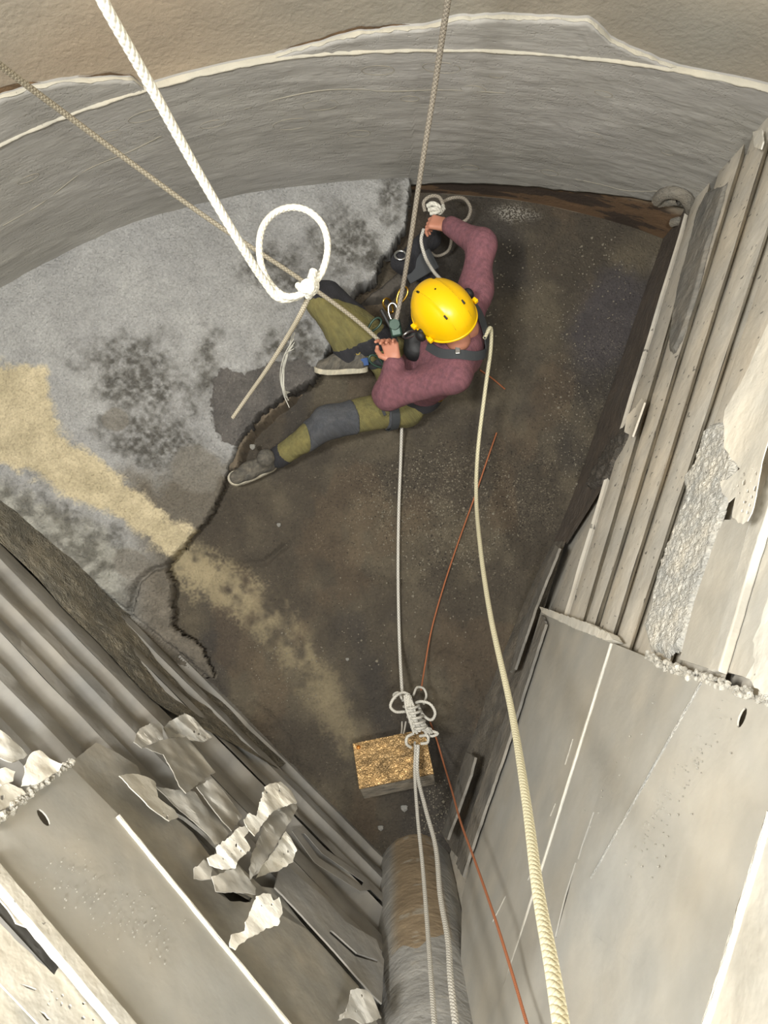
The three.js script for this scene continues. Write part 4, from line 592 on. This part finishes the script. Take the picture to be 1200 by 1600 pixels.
// bare body under the clothes, hands and head: one surface
const bodyB = [[J.pelvis, J.waist, 0.11, 0.105], [J.waist, J.chest, 0.105, 0.115], [J.chest, J.neck, 0.1, 0.06], [J.neck, J.head, 0.056, 0.055], [J.shL, J.shR, 0.05, 0.05], [J.shR, J.elR, 0.05, 0.042], [J.elR, J.wrR, 0.04, 0.031], [J.shL, J.elL, 0.05, 0.042], [J.elL, J.wrL, 0.042, 0.031], [J.hipL, J.hipR, 0.08, 0.08], [J.hipL, J.knL, 0.075, 0.055], [J.knL, J.anL, 0.05, 0.036], [J.hipR, J.knR, 0.075, 0.055], [J.knR, J.anR, 0.05, 0.036]];
const bodyG = sdfMesh(bones(bodyB, 0.02), boxOf(bodyB, 0.03).min, boxOf(bodyB, 0.03).max, 0.013);
function handGeo(wrist, fwd, back, curl, mirror) {               // x to the fingertips, y the back of the hand, z toward the thumb
  const B = [], a = (x, y, z) => V(x, y, z * mirror);
  B.push([a(-0.03, 0, 0), a(0.02, 0, 0), 0.026, 0.026]);
  for (const z of [-0.028, -0.009, 0.01, 0.029]) B.push([a(0.015, 0, z * 0.7), a(0.085, 0, z), 0.016, 0.0135]);
  const fingers = [[-0.031, 0.062, 0.0085], [-0.011, 0.078, 0.0095], [0.01, 0.084, 0.0098], [0.031, 0.074, 0.0095]];
  const F = bones(B, 0.014), chains = [];
  fingers.forEach(([z, len, r], k) => { let p = a(0.085, 0, z), ang = 0.25; const seg = [0.45, 0.3, 0.25]; seg.forEach((s, i) => { ang += curl[k] * [0.8, 1.0, 0.7][i]; const q = V(p.x + Math.cos(ang) * len * s, p.y - Math.sin(ang) * len * s, p.z + 0.002 * (k - 1.5) * mirror); chains.push([p, q, r * (1 - 0.08 * i), r * (0.92 - 0.08 * i)]); p = q; }); });
  const th = [a(0.02, -0.008, 0.022), a(0.045, -0.022, 0.05), a(0.075, -0.036, 0.054), a(0.095, -0.046, 0.044)]; for (let i = 0; i < 3; i++) chains.push([th[i], th[i + 1], 0.0145 - 0.002 * i, 0.0125 - 0.002 * i]);
  const f = (x, y, z) => { let d = F(x, y, z); for (const [p, q, ra, rb] of chains) d = smin(d, cap(x, y, z, p, q, ra, rb), 0.004); return d; };
  const bb = boxOf([...B, ...chains], 0.012);
  return sdfMesh(f, bb.min, bb.max, 0.0035).applyMatrix4(frame(wrist, fwd, back));
}
const hR = handGeo(J.wrR.clone(), P(660, 343, 0.5).sub(J.wrR), V(0.1, 1, -0.35), [0.75, 0.8, 0.8, 0.7], 1);
const hL = handGeo(J.wrL.clone(), P(606, 524, 0.66).sub(J.wrL), V(0.35, -0.75, -0.2), [0.55, 0.6, 0.6, 0.5], 1);
const faceDir = V(-0.62, -0.42, -0.66).normalize(), headUp = V(-0.22, 0.9, -0.3).normalize();
const hf = frame(J.head, faceDir, headUp);
const headF = (x, y, z) => {
  let d = (Math.hypot(x / 0.098, (y - 0.02) / 0.108, z / 0.078) - 1) * 0.085;
  d = smin(d, cap(x, y, z, V(0.03, -0.06, 0), V(0.06, -0.085, 0), 0.05, 0.034), 0.03);
  d = smin(d, cap(x, y, z, V(0.095, 0.0, 0), V(0.112, -0.03, 0), 0.009, 0.013), 0.012);
  d = smin(d, cap(x, y, z, V(0.084, 0.018, -0.035), V(0.084, 0.018, 0.035), 0.011, 0.011), 0.012);
  for (const s of [-1, 1]) { d = smin(d, cap(x, y, z, V(-0.005, 0.012, 0.08 * s), V(-0.002, -0.03, 0.077 * s), 0.014, 0.01), 0.006); d = Math.max(d, -(Math.hypot(x - 0.1, y - 0.0, z - 0.033 * s) - 0.014)); }
  d = Math.max(d, -(cap(x, y, z, V(0.1, -0.062, -0.02), V(0.1, -0.062, 0.02), 0.0045, 0.0045)));
  return smin(d, cap(x, y, z, V(-0.02, -0.05, 0), V(-0.06, -0.13, 0), 0.055, 0.056), 0.03);
};
const headG = sdfMesh(headF, V(-0.14, -0.19, -0.11), V(0.14, 0.15, 0.11), 0.004).applyMatrix4(hf);
part('body', [bodyG, hR, hL, headG], MP.skin);
const at = (x, y, z) => V(x, y, z).applyMatrix4(hf);
for (const s of [-1, 1]) part('eye', new THREE.SphereGeometry(0.0115, 12, 8).translate(...at(0.083, 0, 0.033 * s).toArray()), mat({ color: 0xe8e4dc, roughness: 0.3 }));
part('hair', sdfMesh((x, y, z) => Math.max((Math.hypot((x + 0.006) / 0.103, (y - 0.02) / 0.112, z / 0.083) - 1) * 0.09, x * 0.8 - 0.035 - y * 0.5, -0.045 - y), V(-0.14, -0.12, -0.11), V(0.14, 0.15, 0.11), 0.005).applyMatrix4(hf), mat({ color: 0x2a211b, roughness: 0.9 }));

// helmet
const helmet = part('helmet', (() => { const g = new THREE.SphereGeometry(1, 56, 32, 0, Math.PI * 2, 0, Math.PI * 0.56), p = g.attributes.position; for (let i = 0; i < p.count; i++) { let x = p.getX(i), y = p.getY(i), z = p.getZ(i); const ridge = 1 + 0.022 * smooth(0.42, 0.36, Math.abs(z)) * smooth(-0.1, 0.4, y) + 0.02 * smooth(0.1, -0.1, y); p.setXYZ(i, x * 0.16 * ridge, y * 0.14 * ridge + 0.026, z * 0.127 * ridge); } g.computeVertexNormals(); return g.applyMatrix4(hf); })(), MP.yellow); helmet.userData.label = 'yellow climbing helmet';
part('rim', (() => { const pts = []; for (let k = 0; k < 48; k++) { const t = k / 48 * Math.PI * 2; pts.push(at(Math.cos(t) * 0.16, 0.004 + 0.01 * Math.cos(t * 2), Math.sin(t) * 0.128)); } return new THREE.TubeGeometry(new THREE.CatmullRomCurve3(pts, true), 96, 0.006, 8, true); })(), MP.yellow, helmet);
for (const [x, z, l] of [[0.08, 0.045, 0.022], [0.08, -0.045, 0.022], [-0.1, 0.05, 0.022], [-0.1, -0.05, 0.022], [0.01, 0.001, 0.006]]) { const y = 0.026 + 0.143 * Math.sqrt(Math.max(0, 1 - (x / 0.16) ** 2 - (z / 0.127) ** 2)); part('vent', new RoundedBoxGeometry(l, 0.01, 0.008, 2, 0.003).rotateZ(-Math.atan2(x * 0.8, 0.135)).translate(x, y + 0.001, z).applyMatrix4(hf), MP.black, helmet); }
for (const s of [-1, 1]) part('ridge_line', [0].map(() => { const pts = []; for (let k = 0; k <= 14; k++) { const t = mix(-1.1, 1.1, k / 14), z = 0.044 * s; pts.push(at(Math.sin(t) * 0.1615, 0.026 + 0.142 * Math.sqrt(Math.max(0, 1 - Math.sin(t) ** 2 - (z / 0.127) ** 2)), z)); } return new THREE.TubeGeometry(new THREE.CatmullRomCurve3(pts), 40, 0.0016, 5); }), mat({ color: 0xb98c00, roughness: 0.5 }), helmet);
for (const s of [-1, 1]) {
  const m = part('ear_muff_mount', [new THREE.SphereGeometry(0.027, 18, 12).scale(1, 1, 0.75).translate(-0.005, 0.005, 0.143 * s), new THREE.CylinderGeometry(0.014, 0.014, 0.03, 12).rotateX(Math.PI / 2).translate(0, 0.02, 0.125 * s)].map((g) => g.applyMatrix4(hf)), MP.black, helmet);
  for (const x of [0.05, -0.06]) part('clip', new RoundedBoxGeometry(0.026, 0.018, 0.02, 2, 0.004).translate(x, 0.014, 0.132 * s).applyMatrix4(hf), MP.yellow, helmet);
  part('chin_strap', new THREE.TubeGeometry(new THREE.CatmullRomCurve3([at(0.02, 0.0, 0.1 * s), at(0.03, -0.06, 0.078 * s), at(0.05, -0.11, 0.03 * s)]), 12, 0.006, 6), MP.black, helmet);
}
// harness
function ribbon(pts, nrm, w, th) { const c = new THREE.CatmullRomCurve3(pts), n = pts.length * 8, pos = [], idx = []; for (let i = 0; i <= n; i++) { const p = c.getPoint(i / n), t = c.getTangent(i / n), q = nrm(p), s = t.clone().cross(q).normalize(), u = s.clone().cross(t).normalize(); for (const [a, b] of [[-1, 0], [1, 0], [1, 1], [-1, 1]]) { const v = p.clone().addScaledVector(s, a * w / 2).addScaledVector(u, b * th); pos.push(v.x, v.y, v.z); } } for (let i = 0; i < n; i++) for (let k = 0; k < 4; k++) { const a = i * 4 + k, b = i * 4 + (k + 1) % 4; idx.push(a, b, a + 4, b, b + 4, a + 4); } const g = new THREE.BufferGeometry(); g.setAttribute('position', new THREE.Float32BufferAttribute(pos, 3)); g.setIndex(idx); const o = toCreasedNormals(g, 0.5); o.setAttribute('uv', new THREE.Float32BufferAttribute(new Float32Array(o.attributes.position.count * 2), 2)); return o; }
const away = (c) => (p) => p.clone().sub(c).normalize();
const harness = new THREE.Group(); harness.name = 'harness'; person.add(harness); harness.userData.label = 'grey climbing harness';
const ring3 = (c, axis, r, n = 10) => { const u = axis.clone().cross(V(0.3, 0.2, 1)).normalize(), w = axis.clone().cross(u).normalize(); return Array.from({ length: n + 1 }, (_, k) => c.clone().addScaledVector(u, Math.cos(k / n * 6.2832) * r).addScaledVector(w, Math.sin(k / n * 6.2832) * r)); };
const strap = (pts, c, w = 0.042, m = MP.strap) => part('strap', ribbon(pts, away(c), w, 0.005), m, harness);
const spine = J.waist.clone().sub(J.pelvis).normalize();
strap(ring3(J.pelvis.clone().lerp(J.waist, 0.28), spine, 0.158), J.pelvis, 0.055, MP.dark);
strap(ring3(J.hipL.clone().lerp(J.knL, 0.22), J.knL.clone().sub(J.hipL).normalize(), 0.106), J.hipL.clone().lerp(J.knL, 0.22)); strap(ring3(J.hipR.clone().lerp(J.knR, 0.22), J.knR.clone().sub(J.hipR).normalize(), 0.106), J.hipR.clone().lerp(J.knR, 0.22));
strap([P(668, 540, 0.63), P(690, 552, 0.69), P(716, 553, 0.715), P(742, 556, 0.68), P(757, 552, 0.62), P(754, 545, 0.5), P(730, 580, 0.36)], J.chest);
strap([P(702, 470, 0.62), P(722, 466, 0.69), P(744, 482, 0.705), P(757, 515, 0.68), P(760, 545, 0.6), P(752, 560, 0.5)], J.chest);
part('buckle', new RoundedBoxGeometry(0.022, 0.008, 0.034, 2, 0.003).translate(...P(715, 547, 0.735).toArray()), MP.steel, harness);
part('chest_pad', sdfMesh((x, y, z) => { const a = P(650, 545, 0.5), b = P(655, 500, 0.52); return cap(x, y, z, a, b, 0.062, 0.05) + 0.02 * (fbm(x * 20 + 40, z * 20 + 40, 3, y * 20 + 40) - 0.5); }, P(650, 545, 0.5).addScalar(-0.22), P(655, 500, 0.52).addScalar(0.22), 0.009), MP.black, harness);
function carabiner(L, W, r) { const c = new THREE.CurvePath(), pts = []; for (let k = 0; k < 28; k++) { const t = k / 28 * Math.PI * 2; pts.push(V(Math.cos(t) * W * (1 + 0.25 * Math.sin(t)), Math.sin(t) * L, 0)); } return new THREE.TubeGeometry(new THREE.CatmullRomCurve3(pts, true), 48, r, 8, true); }
const place = (g, p, rx, ry, rz) => g.applyMatrix4(new THREE.Matrix4().compose(p, new THREE.Quaternion().setFromEuler(new THREE.Euler(rx, ry, rz)), V(1, 1, 1)));
for (const [x, y, h, m, rx, ry, rz] of [[628, 462, 0.62, MP.gold, -1.2, 0.3, -0.5], [614, 488, 0.56, MP.steel, -1.3, 0, 0.1], [607, 478, 0.55, MP.gold, -1.0, 0.6, 0.6], [642, 522, 0.58, MP.steel, -0.4, 0.5, 1.3], [588, 565, 0.42, MP.anod, -1.2, 0.2, 0.9], [585, 508, 0.46, MP.anod, -1.1, 0.3, -0.8]]) part('carabiner', place(carabiner(0.042, 0.02, 0.0055), P(x, y, h), rx, ry, rz), m, harness);
const desc = part('descender', [place(new RoundedBoxGeometry(0.055, 0.03, 0.085, 3, 0.012), P(618, 512, 0.56), 0.2, 0.2, 0), place(new THREE.CylinderGeometry(0.024, 0.024, 0.045, 20), P(617, 508, 0.57), 0.1, 0, 0.1)], MP.anod, harness); part('handle', place(new RoundedBoxGeometry(0.016, 0.014, 0.1, 2, 0.006), P(603, 498, 0.57), 0.2, 0.5, 0), MP.black, desc);
for (const [x, y, h] of [[660, 630, 0.24], [675, 622, 0.26], [690, 620, 0.28], [640, 640, 0.2]]) part('gear_loop', place(new THREE.TorusGeometry(0.026, 0.006, 7, 18), P(x, y, h), rr(-1.5, 0), rr(0, 2), 0), x > 670 ? MP.gold : MP.strap, harness);

// ------------------------------------------------------------------ ropes
const braid = (a, b, s) => dataTex(64, 64, (u, v) => { const d1 = (u * 2 + v * 2) % 1, d2 = ((u * 2 - v * 2) % 1 + 1) % 1, k = d1 < 0.5 ? 1 : 0.9, fl = d2 < 0.16 || (d1 < 0.12) ? 1 : 0; const c = fl ? b : a; return c.map((q) => q * k * (0.92 + 0.12 * hash(Math.floor(u * 64), Math.floor(v * 64), s))); });
const braidBump = dataTex(64, 64, (u, v) => { const d1 = ((u * 2 + v * 2) % 1), d2 = (((u * 2 - v * 2) % 1) + 1) % 1, g = 255 * (0.5 * Math.sin(Math.PI * d1) + 0.5 * Math.sin(Math.PI * d2)); return [g, g, g]; }, false);
const MR = { white: mat({ map: braid([222, 220, 208], [206, 203, 190], 1), bumpMap: braidBump, bumpScale: 0.002 }), cream: mat({ map: braid([226, 220, 188], [190, 182, 150], 2), bumpMap: braidBump, bumpScale: 0.0012 }), fleck: mat({ map: braid([226, 223, 213], [140, 136, 128], 3), bumpMap: braidBump, bumpScale: 0.0012 }), grey: mat({ map: braid([168, 160, 146], [116, 108, 98], 4), bumpMap: braidBump, bumpScale: 0.0012 }), beige: mat({ map: braid([190, 182, 162], [124, 114, 96], 5), bumpMap: braidBump, bumpScale: 0.0012 }), orange: mat({ map: braid([182, 112, 74], [146, 88, 58], 6), bumpMap: braidBump, bumpScale: 0.001 }) };
function tube(pts, r, closed = false, seg) { const c = new THREE.CatmullRomCurve3(pts, closed, 'centripetal'), len = c.getLength(), n = seg || Math.min(500, Math.max(24, Math.round(len / 0.012))), g = new THREE.TubeGeometry(c, n, r, 10, closed), uv = g.attributes.uv; for (let i = 0; i < uv.count; i++) uv.setXY(i, uv.getX(i) * len / (r * 3.6), uv.getY(i) * 2); return g; }
const PP = (l) => l.map(([x, y, h]) => P(x, y, h));
const rope = (name, pts, r, m, label, cat = 'rope') => tag(mesh(name, tube(PP(pts), r), m), label, cat);
rope('climbing_rope', [[712, -70, 2.05], [700, 0, 1.86], [680, 130, 1.5], [655, 285, 1.1], [640, 385, 0.85], [627, 462, 0.64], [619, 500, 0.58]], 0.0105, MR.grey, 'grey flecked rope running from the top of the picture down to the climber harness');
rope('climbing_rope', [[-60, 55, 2.45], [0, 102, 2.22], [110, 184, 1.85], [215, 262, 1.52], [330, 345, 1.2], [470, 437, 0.87], [560, 503, 0.64], [606, 545, 0.54]], 0.0098, MR.beige, 'beige tensioned rope slanting from the left border to the climber');
rope('backup_rope', [[757, 528, 0.68], [766, 512, 0.66], [767, 540, 0.58], [758, 610, 0.46], [747, 700, 0.42], [744, 770, 0.55], [751, 860, 0.95], [766, 960, 1.42], [798, 1105, 2.05], [822, 1250, 2.62], [842, 1400, 3.02], [862, 1510, 3.22], [880, 1620, 3.36], [900, 1720, 3.46]], 0.0095, MR.cream, 'thick cream rope running from behind the climber to the bottom edge');
rope('haul_rope', [[628, 655, 0.14], [626, 720, 0.05], [623, 800, 0.035], [622, 900, 0.035], [624, 1000, 0.06], [628, 1075, 0.22], [630, 1095, 0.27]], 0.0085, MR.fleck, 'speckled rope lying straight down the floor from the climber to the knotted bundle');
rope('haul_rope', [[650, 1165, 0.33], [648, 1200, 0.42], [652, 1270, 0.7], [660, 1350, 1.05], [668, 1450, 1.5], [676, 1560, 1.95], [682, 1640, 2.2]], 0.0078, MR.fleck, 'left of the two speckled ropes rising from the knotted bundle to the bottom edge');
rope('haul_rope', [[653, 1165, 0.35], [652, 1205, 0.45], [664, 1260, 0.7], [680, 1320, 1.0], [688, 1400, 1.4], [700, 1470, 1.72], [704, 1530, 1.95], [712, 1600, 2.16], [722, 1660, 2.32]], 0.0092, MR.fleck, 'right of the two speckled ropes rising from the knotted bundle to the bottom edge');
// knotted bundle above the block
MR.hank = mat({ map: braid([220, 217, 206], [184, 180, 170], 7), bumpMap: braidBump, bumpScale: 0.002 });
{ const k = thing('rope_bundle', 'tangled white rope bundle tied above the metal block', 'rope', P(645, 1120, 0));
  const H = 0.33, lp = (l, r = 0.0072, nm = 'loop') => mesh(nm, tube(PP(l), r).translate(-k.position.x, -k.position.y, -k.position.z), MR.hank, k);
  lp([[632, 1112, H], [618, 1112, H + 0.02], [610, 1104, H + 0.03], [616, 1090, H + 0.03], [630, 1082, H], [640, 1086, H]]);
  lp([[650, 1098, H], [658, 1096, H + 0.03], [672, 1100, H + 0.05], [680, 1114, H + 0.05], [674, 1125, H + 0.03], [662, 1118, H], [654, 1104, H]]);
  lp([[646, 1086, H - 0.06], [652, 1074, H - 0.1], [662, 1076, H - 0.12], [666, 1086, H - 0.12], [662, 1100, H - 0.08]], 0.006);
  lp([[646, 1146, H], [636, 1152, H + 0.02], [635, 1162, H + 0.02], [642, 1168, H]]); lp([[656, 1150, H], [668, 1150, H + 0.03], [668, 1160, H + 0.02], [658, 1162, H]]);
  lp([[618, 1092, H - 0.05], [615, 1086, H - 0.05], [622, 1082, H - 0.04], [628, 1092, H - 0.04]], 0.006);
  lp([[662, 1136, H], [674, 1142, H + 0.01], [684, 1146, H + 0.01], [676, 1150, H], [662, 1148, H]], 0.007, 'tail');
  for (let i = 0; i < 16; i++) { const t = i / 15, o = rr(-6, 6), a = rr(0, 0.05); lp([[634 + o * 0.5 + t * 8, 1088 + rr(-3, 5), H + a], [638 + o + t * 6, 1106, H + a + 0.02], [642 + o * 0.6 + t * 8, 1124 + rr(-4, 4), H + a + 0.02], [650 + o + t * 10, 1140 + rr(-4, 6), H + a]], 0.0068, 'strand'); }
  for (let i = 0; i < 5; i++) { const y = 1104 + i * 8; lp([[631 + i * 3, y, H + 0.01], [640 + i * 3, y + 3, H + 0.085], [650 + i * 3, y + 1, H + 0.07], [654 + i * 3, y - 2, H + 0.01], [642 + i * 3, y - 1, H - 0.05], [631 + i * 3, y, H + 0.01]], 0.0068, 'wrap'); }
  for (let i = 0; i < 6; i++) lp([[650 + i * 2, 1120 + i, H], [656 + i * 2.2, 1132 + i, H + 0.04], [666 + i * 1.8, 1142 + rr(-3, 5), H + 0.02]], 0.0066, 'strand');
  lp([[628, 1128, H - 0.06], [628, 1138, 0.24], [627, 1146, 0.19]], 0.004, 'sling'); lp([[634, 1128, H - 0.06], [632, 1140, 0.24], [630, 1148, 0.19]], 0.004, 'sling'); lp([[648, 1160, H], [648, 1172, 0.28], [647, 1180, 0.2]], 0.006, 'sling');
}
// white rope with the overhand loop
{ const k = thing('loop_rope', 'bright white rope hanging from the top left, ending in a big knotted loop', 'rope', P(460, 440, 2.3)); const lo = (g) => g.translate(-k.position.x, -k.position.y, -k.position.z);
  mesh('line', lo(tube(PP([[128, -62, 3.05], [165, 10, 2.98], [230, 125, 2.83], [310, 270, 2.62], [370, 372, 2.47], [412, 438, 2.35], [436, 466, 2.3], [462, 464, 2.28], [484, 450, 2.28], [492, 438, 2.3]]), 0.0098)), MR.white, k);
  mesh('loop', lo(tube(PP([[488, 446, 2.3], [503, 425, 2.3], [512, 385, 2.28], [503, 350, 2.26], [480, 329, 2.25], [456, 324, 2.25], [432, 331, 2.26], [412, 352, 2.28], [405, 385, 2.3], [410, 420, 2.31], [424, 446, 2.31], [446, 463, 2.31], [470, 460, 2.31], [486, 448, 2.3]]), 0.0085)), MR.white, k);
  mesh('knot', [tube(PP([[470, 452, 2.31], [478, 442, 2.34], [490, 440, 2.33], [492, 452, 2.29], [482, 460, 2.29], [472, 452, 2.31]]), 0.0095), tube(PP([[482, 462, 2.3], [486, 448, 2.34], [487, 434, 2.33], [490, 424, 2.32]]), 0.0105), tube(PP([[466, 446, 2.31], [474, 452, 2.33], [486, 454, 2.33], [494, 446, 2.31]]), 0.009)].map(lo), MR.white, k);
  mesh('tail', lo(tube(PP([[484, 460, 2.29], [470, 490, 2.2], [448, 528, 2.02], [415, 580, 1.8], [388, 618, 1.62], [364, 652, 1.5]]), 0.0065)), MR.beige, k).userData.label = 'thinner dusty tail of the rope';
  const fr = []; for (let i = 0; i < 6; i++) fr.push(tube(PP([[458 + rr(-3, 3), 520 + i * 5, 2.02], [447 + rr(-4, 4), 555, 1.95], [441 + rr(-4, 4), 588, 1.85], [444 + rr(-2, 2), 612 + rr(-10, 5), 1.8], [452 + rr(-2, 1), 630 + rr(-18, 8), 1.76]]), 0.0013, false, 24)); mesh('frayed_threads', fr.map(lo), MR.white, k).userData.kind = 'stuff'; }
// orange cord
rope('orange_cord', [[776, 676, 0.03], [760, 722, 0.03], [742, 775, 0.025], [715, 850, 0.025], [692, 920, 0.025], [674, 985, 0.03], [664, 1040, 0.08], [658, 1078, 0.2]], 0.0042, MR.orange, 'thin orange cord lying on the floor between climber and knotted bundle', 'cord');
rope('orange_cord', [[672, 1128, 0.2], [682, 1155, 0.12], [693, 1192, 0.25], [706, 1235, 0.62], [720, 1285, 0.98], [742, 1345, 1.34], [775, 1440, 1.76], [800, 1520, 2.0], [824, 1602, 2.2], [845, 1670, 2.35]], 0.0045, MR.orange, 'orange cord rising from the bundle past the right foot strips to the bottom edge', 'cord');
rope('orange_cord', [[750, 578, 0.05], [770, 592, 0.035], [789, 608, 0.03]], 0.004, MR.orange, 'short stub of orange cord behind the climber', 'cord');
// grey loops and white hank beside the climber's right hand
{ const k = thing('rope_coil', 'loops of grey and white rope hanging from the upper hand of the climber', 'rope', P(690, 330, 0)); const lo = (g) => g.translate(-k.position.x, -k.position.y, -k.position.z);
  mesh('loop', lo(tube(PP([[664, 330, 0.42], [662, 316, 0.44], [672, 307, 0.44], [686, 308, 0.42], [692, 320, 0.4], [688, 332, 0.42]]), 0.009)), MR.grey, k); mesh('loop', lo(tube(PP([[690, 316, 0.3], [708, 309, 0.28], [726, 311, 0.24], [735, 326, 0.2], [730, 342, 0.16], [716, 350, 0.14]]), 0.009)), MR.grey, k);
  mesh('hank', [tube(PP([[668, 322, 0.44], [676, 318, 0.46], [686, 324, 0.46], [688, 334, 0.44]]), 0.012), tube(PP([[670, 328, 0.46], [680, 326, 0.48], [690, 330, 0.45], [692, 322, 0.42]]), 0.011), tube(PP([[672, 334, 0.46], [682, 332, 0.47], [694, 326, 0.44]]), 0.009)].map(lo), MR.white, k);
  mesh('loop', lo(tube(PP([[662, 358, 0.46], [658, 375, 0.42], [664, 400, 0.42], [676, 422, 0.48], [692, 440, 0.6]]), 0.0085)), MR.fleck, k);
  mesh('loop', lo(tube(PP([[690, 355, 0.3], [705, 372, 0.16], [700, 392, 0.1], [682, 400, 0.08], [670, 392, 0.1]]), 0.008)), MR.grey, k); }
// black tool pouch at the slab corner
{ const c = P(648, 408, 0.2), k = thing('tool_pouch', 'black tool pouch with a silver ring hanging at the slab corner by the rope', 'pouch', c.clone().setY(0.04));
  const lo = (g) => g.translate(-k.position.x, -k.position.y, -k.position.z);
  mesh('bag', lo(sdfMesh((x, y, z) => { const a = P(628, 412, 0.26), b = P(672, 372, 0.2), d = P(672, 430, 0.14); return smin(cap(x, y, z, a, b, 0.05, 0.06), cap(x, y, z, a, d, 0.05, 0.045), 0.03) + 0.03 * (fbm(x * 18 + 30, z * 18 + 30, 3, y * 18 + 30) - 0.5); }, c.clone().addScalar(-0.3), c.clone().addScalar(0.3), 0.01)), MP.dark, k);
  mesh('ring', lo(place(new THREE.TorusGeometry(0.028, 0.006, 8, 24), P(626, 399, 0.33), 1.2, 0, 0)), MP.steel, k); mesh('flap', lo(place(new RoundedBoxGeometry(0.17, 0.012, 0.11, 2, 0.006), P(656, 416, 0.26), 0.1, 0.5, 0.1)), MP.strap, k); }
// ------------------------------------------------------------------ metal block under the bundle
{ const c = P(616, 1194, 0.2), k = thing('metal_block', 'tilted rectangular block with a shiny bronze top slung on the floor below the rope bundle', 'block', c);
  k.rotation.set(-0.62, 0, 0); k.rotation.order = 'YXZ'; k.rotation.y = 0.2;
  mesh('body', new RoundedBoxGeometry(0.37, 0.16, 0.23, 3, 0.008), mat({ map: rep(tinted([136, 128, 114], 0.25, 10, 701), 1), bumpMap: lumpBump, bumpScale: 0.006 }), k);
  mesh('top_plate', new RoundedBoxGeometry(0.372, 0.012, 0.232, 2, 0.004).translate(0, 0.08, 0), mat({ map: rep(tinted([186, 154, 108], 0.4, 10, 711), 1), bumpMap: rep(lumpBump, 1.5), bumpScale: 0.012, metalness: 0.6, roughness: 0.4 }), k).userData.label = 'glossy bronze top plate';
  mesh('rivet', new THREE.SphereGeometry(0.011, 14, 8).scale(1, 0.6, 1).translate(-0.16, 0.087, -0.09), mat({ color: 0xb9742f, metalness: 0.6, roughness: 0.4 }), k); }
// grains and crumbs strewn over the floor
{ const set = [];
  const zones = [[690, 800, 130, 100, 460], [890, 620, 40, 150, 200], [675, 1255, 30, 50, 110], [800, 480, 90, 110, 200], [640, 900, 120, 190, 200], [450, 1040, 70, 60, 90], [940, 430, 50, 70, 90]];
  for (const [cx, cy, rx, ry, n] of zones) for (let i = 0; i < n; i++) { const a = rr(0, 6.283), q = Math.sqrt(rnd()), p = P(cx + Math.cos(a) * rx * q, cy + Math.sin(a) * ry * q, 0.004), r = rr(0.0018, 0.005) * (rnd() < 0.05 ? 1.8 : 1); set.push(lumpG[i % 3].clone().scale(r, r * 0.7, r).translate(p.x, p.y + 0.001, p.z)); }
  const m = tag(mesh('floor_grit', set, mat({ color: 0x787264 })), 'pale crumbs strewn over the dark floor', 'grit'); m.userData.kind = 'stuff'; }
for (const [x, y, r, l] of [[595, 1293, 0.016, 'small pale stone on the floor just above the hub'], [632, 1262, 0.02, 'white ash crumb on the floor between block and hub'], [395, 698, 0.016, 'pale stone on the brown ledge by the stretched boot'], [436, 820, 0.012, 'small pale stone on the floor below the stretched boot'], [543, 1030, 0.01, 'tiny white stone on the floor right of the dust streak']]) { const p = P(x, y, x === 395 ? 0.13 : 0.006); tag(mesh('stone', lumpG[1].clone().scale(r, r * 0.7, r * 0.9).translate(p.x, p.y + r * 0.3, p.z), M.crust), l, 'stone'); }

renderer.render(scene, camera);
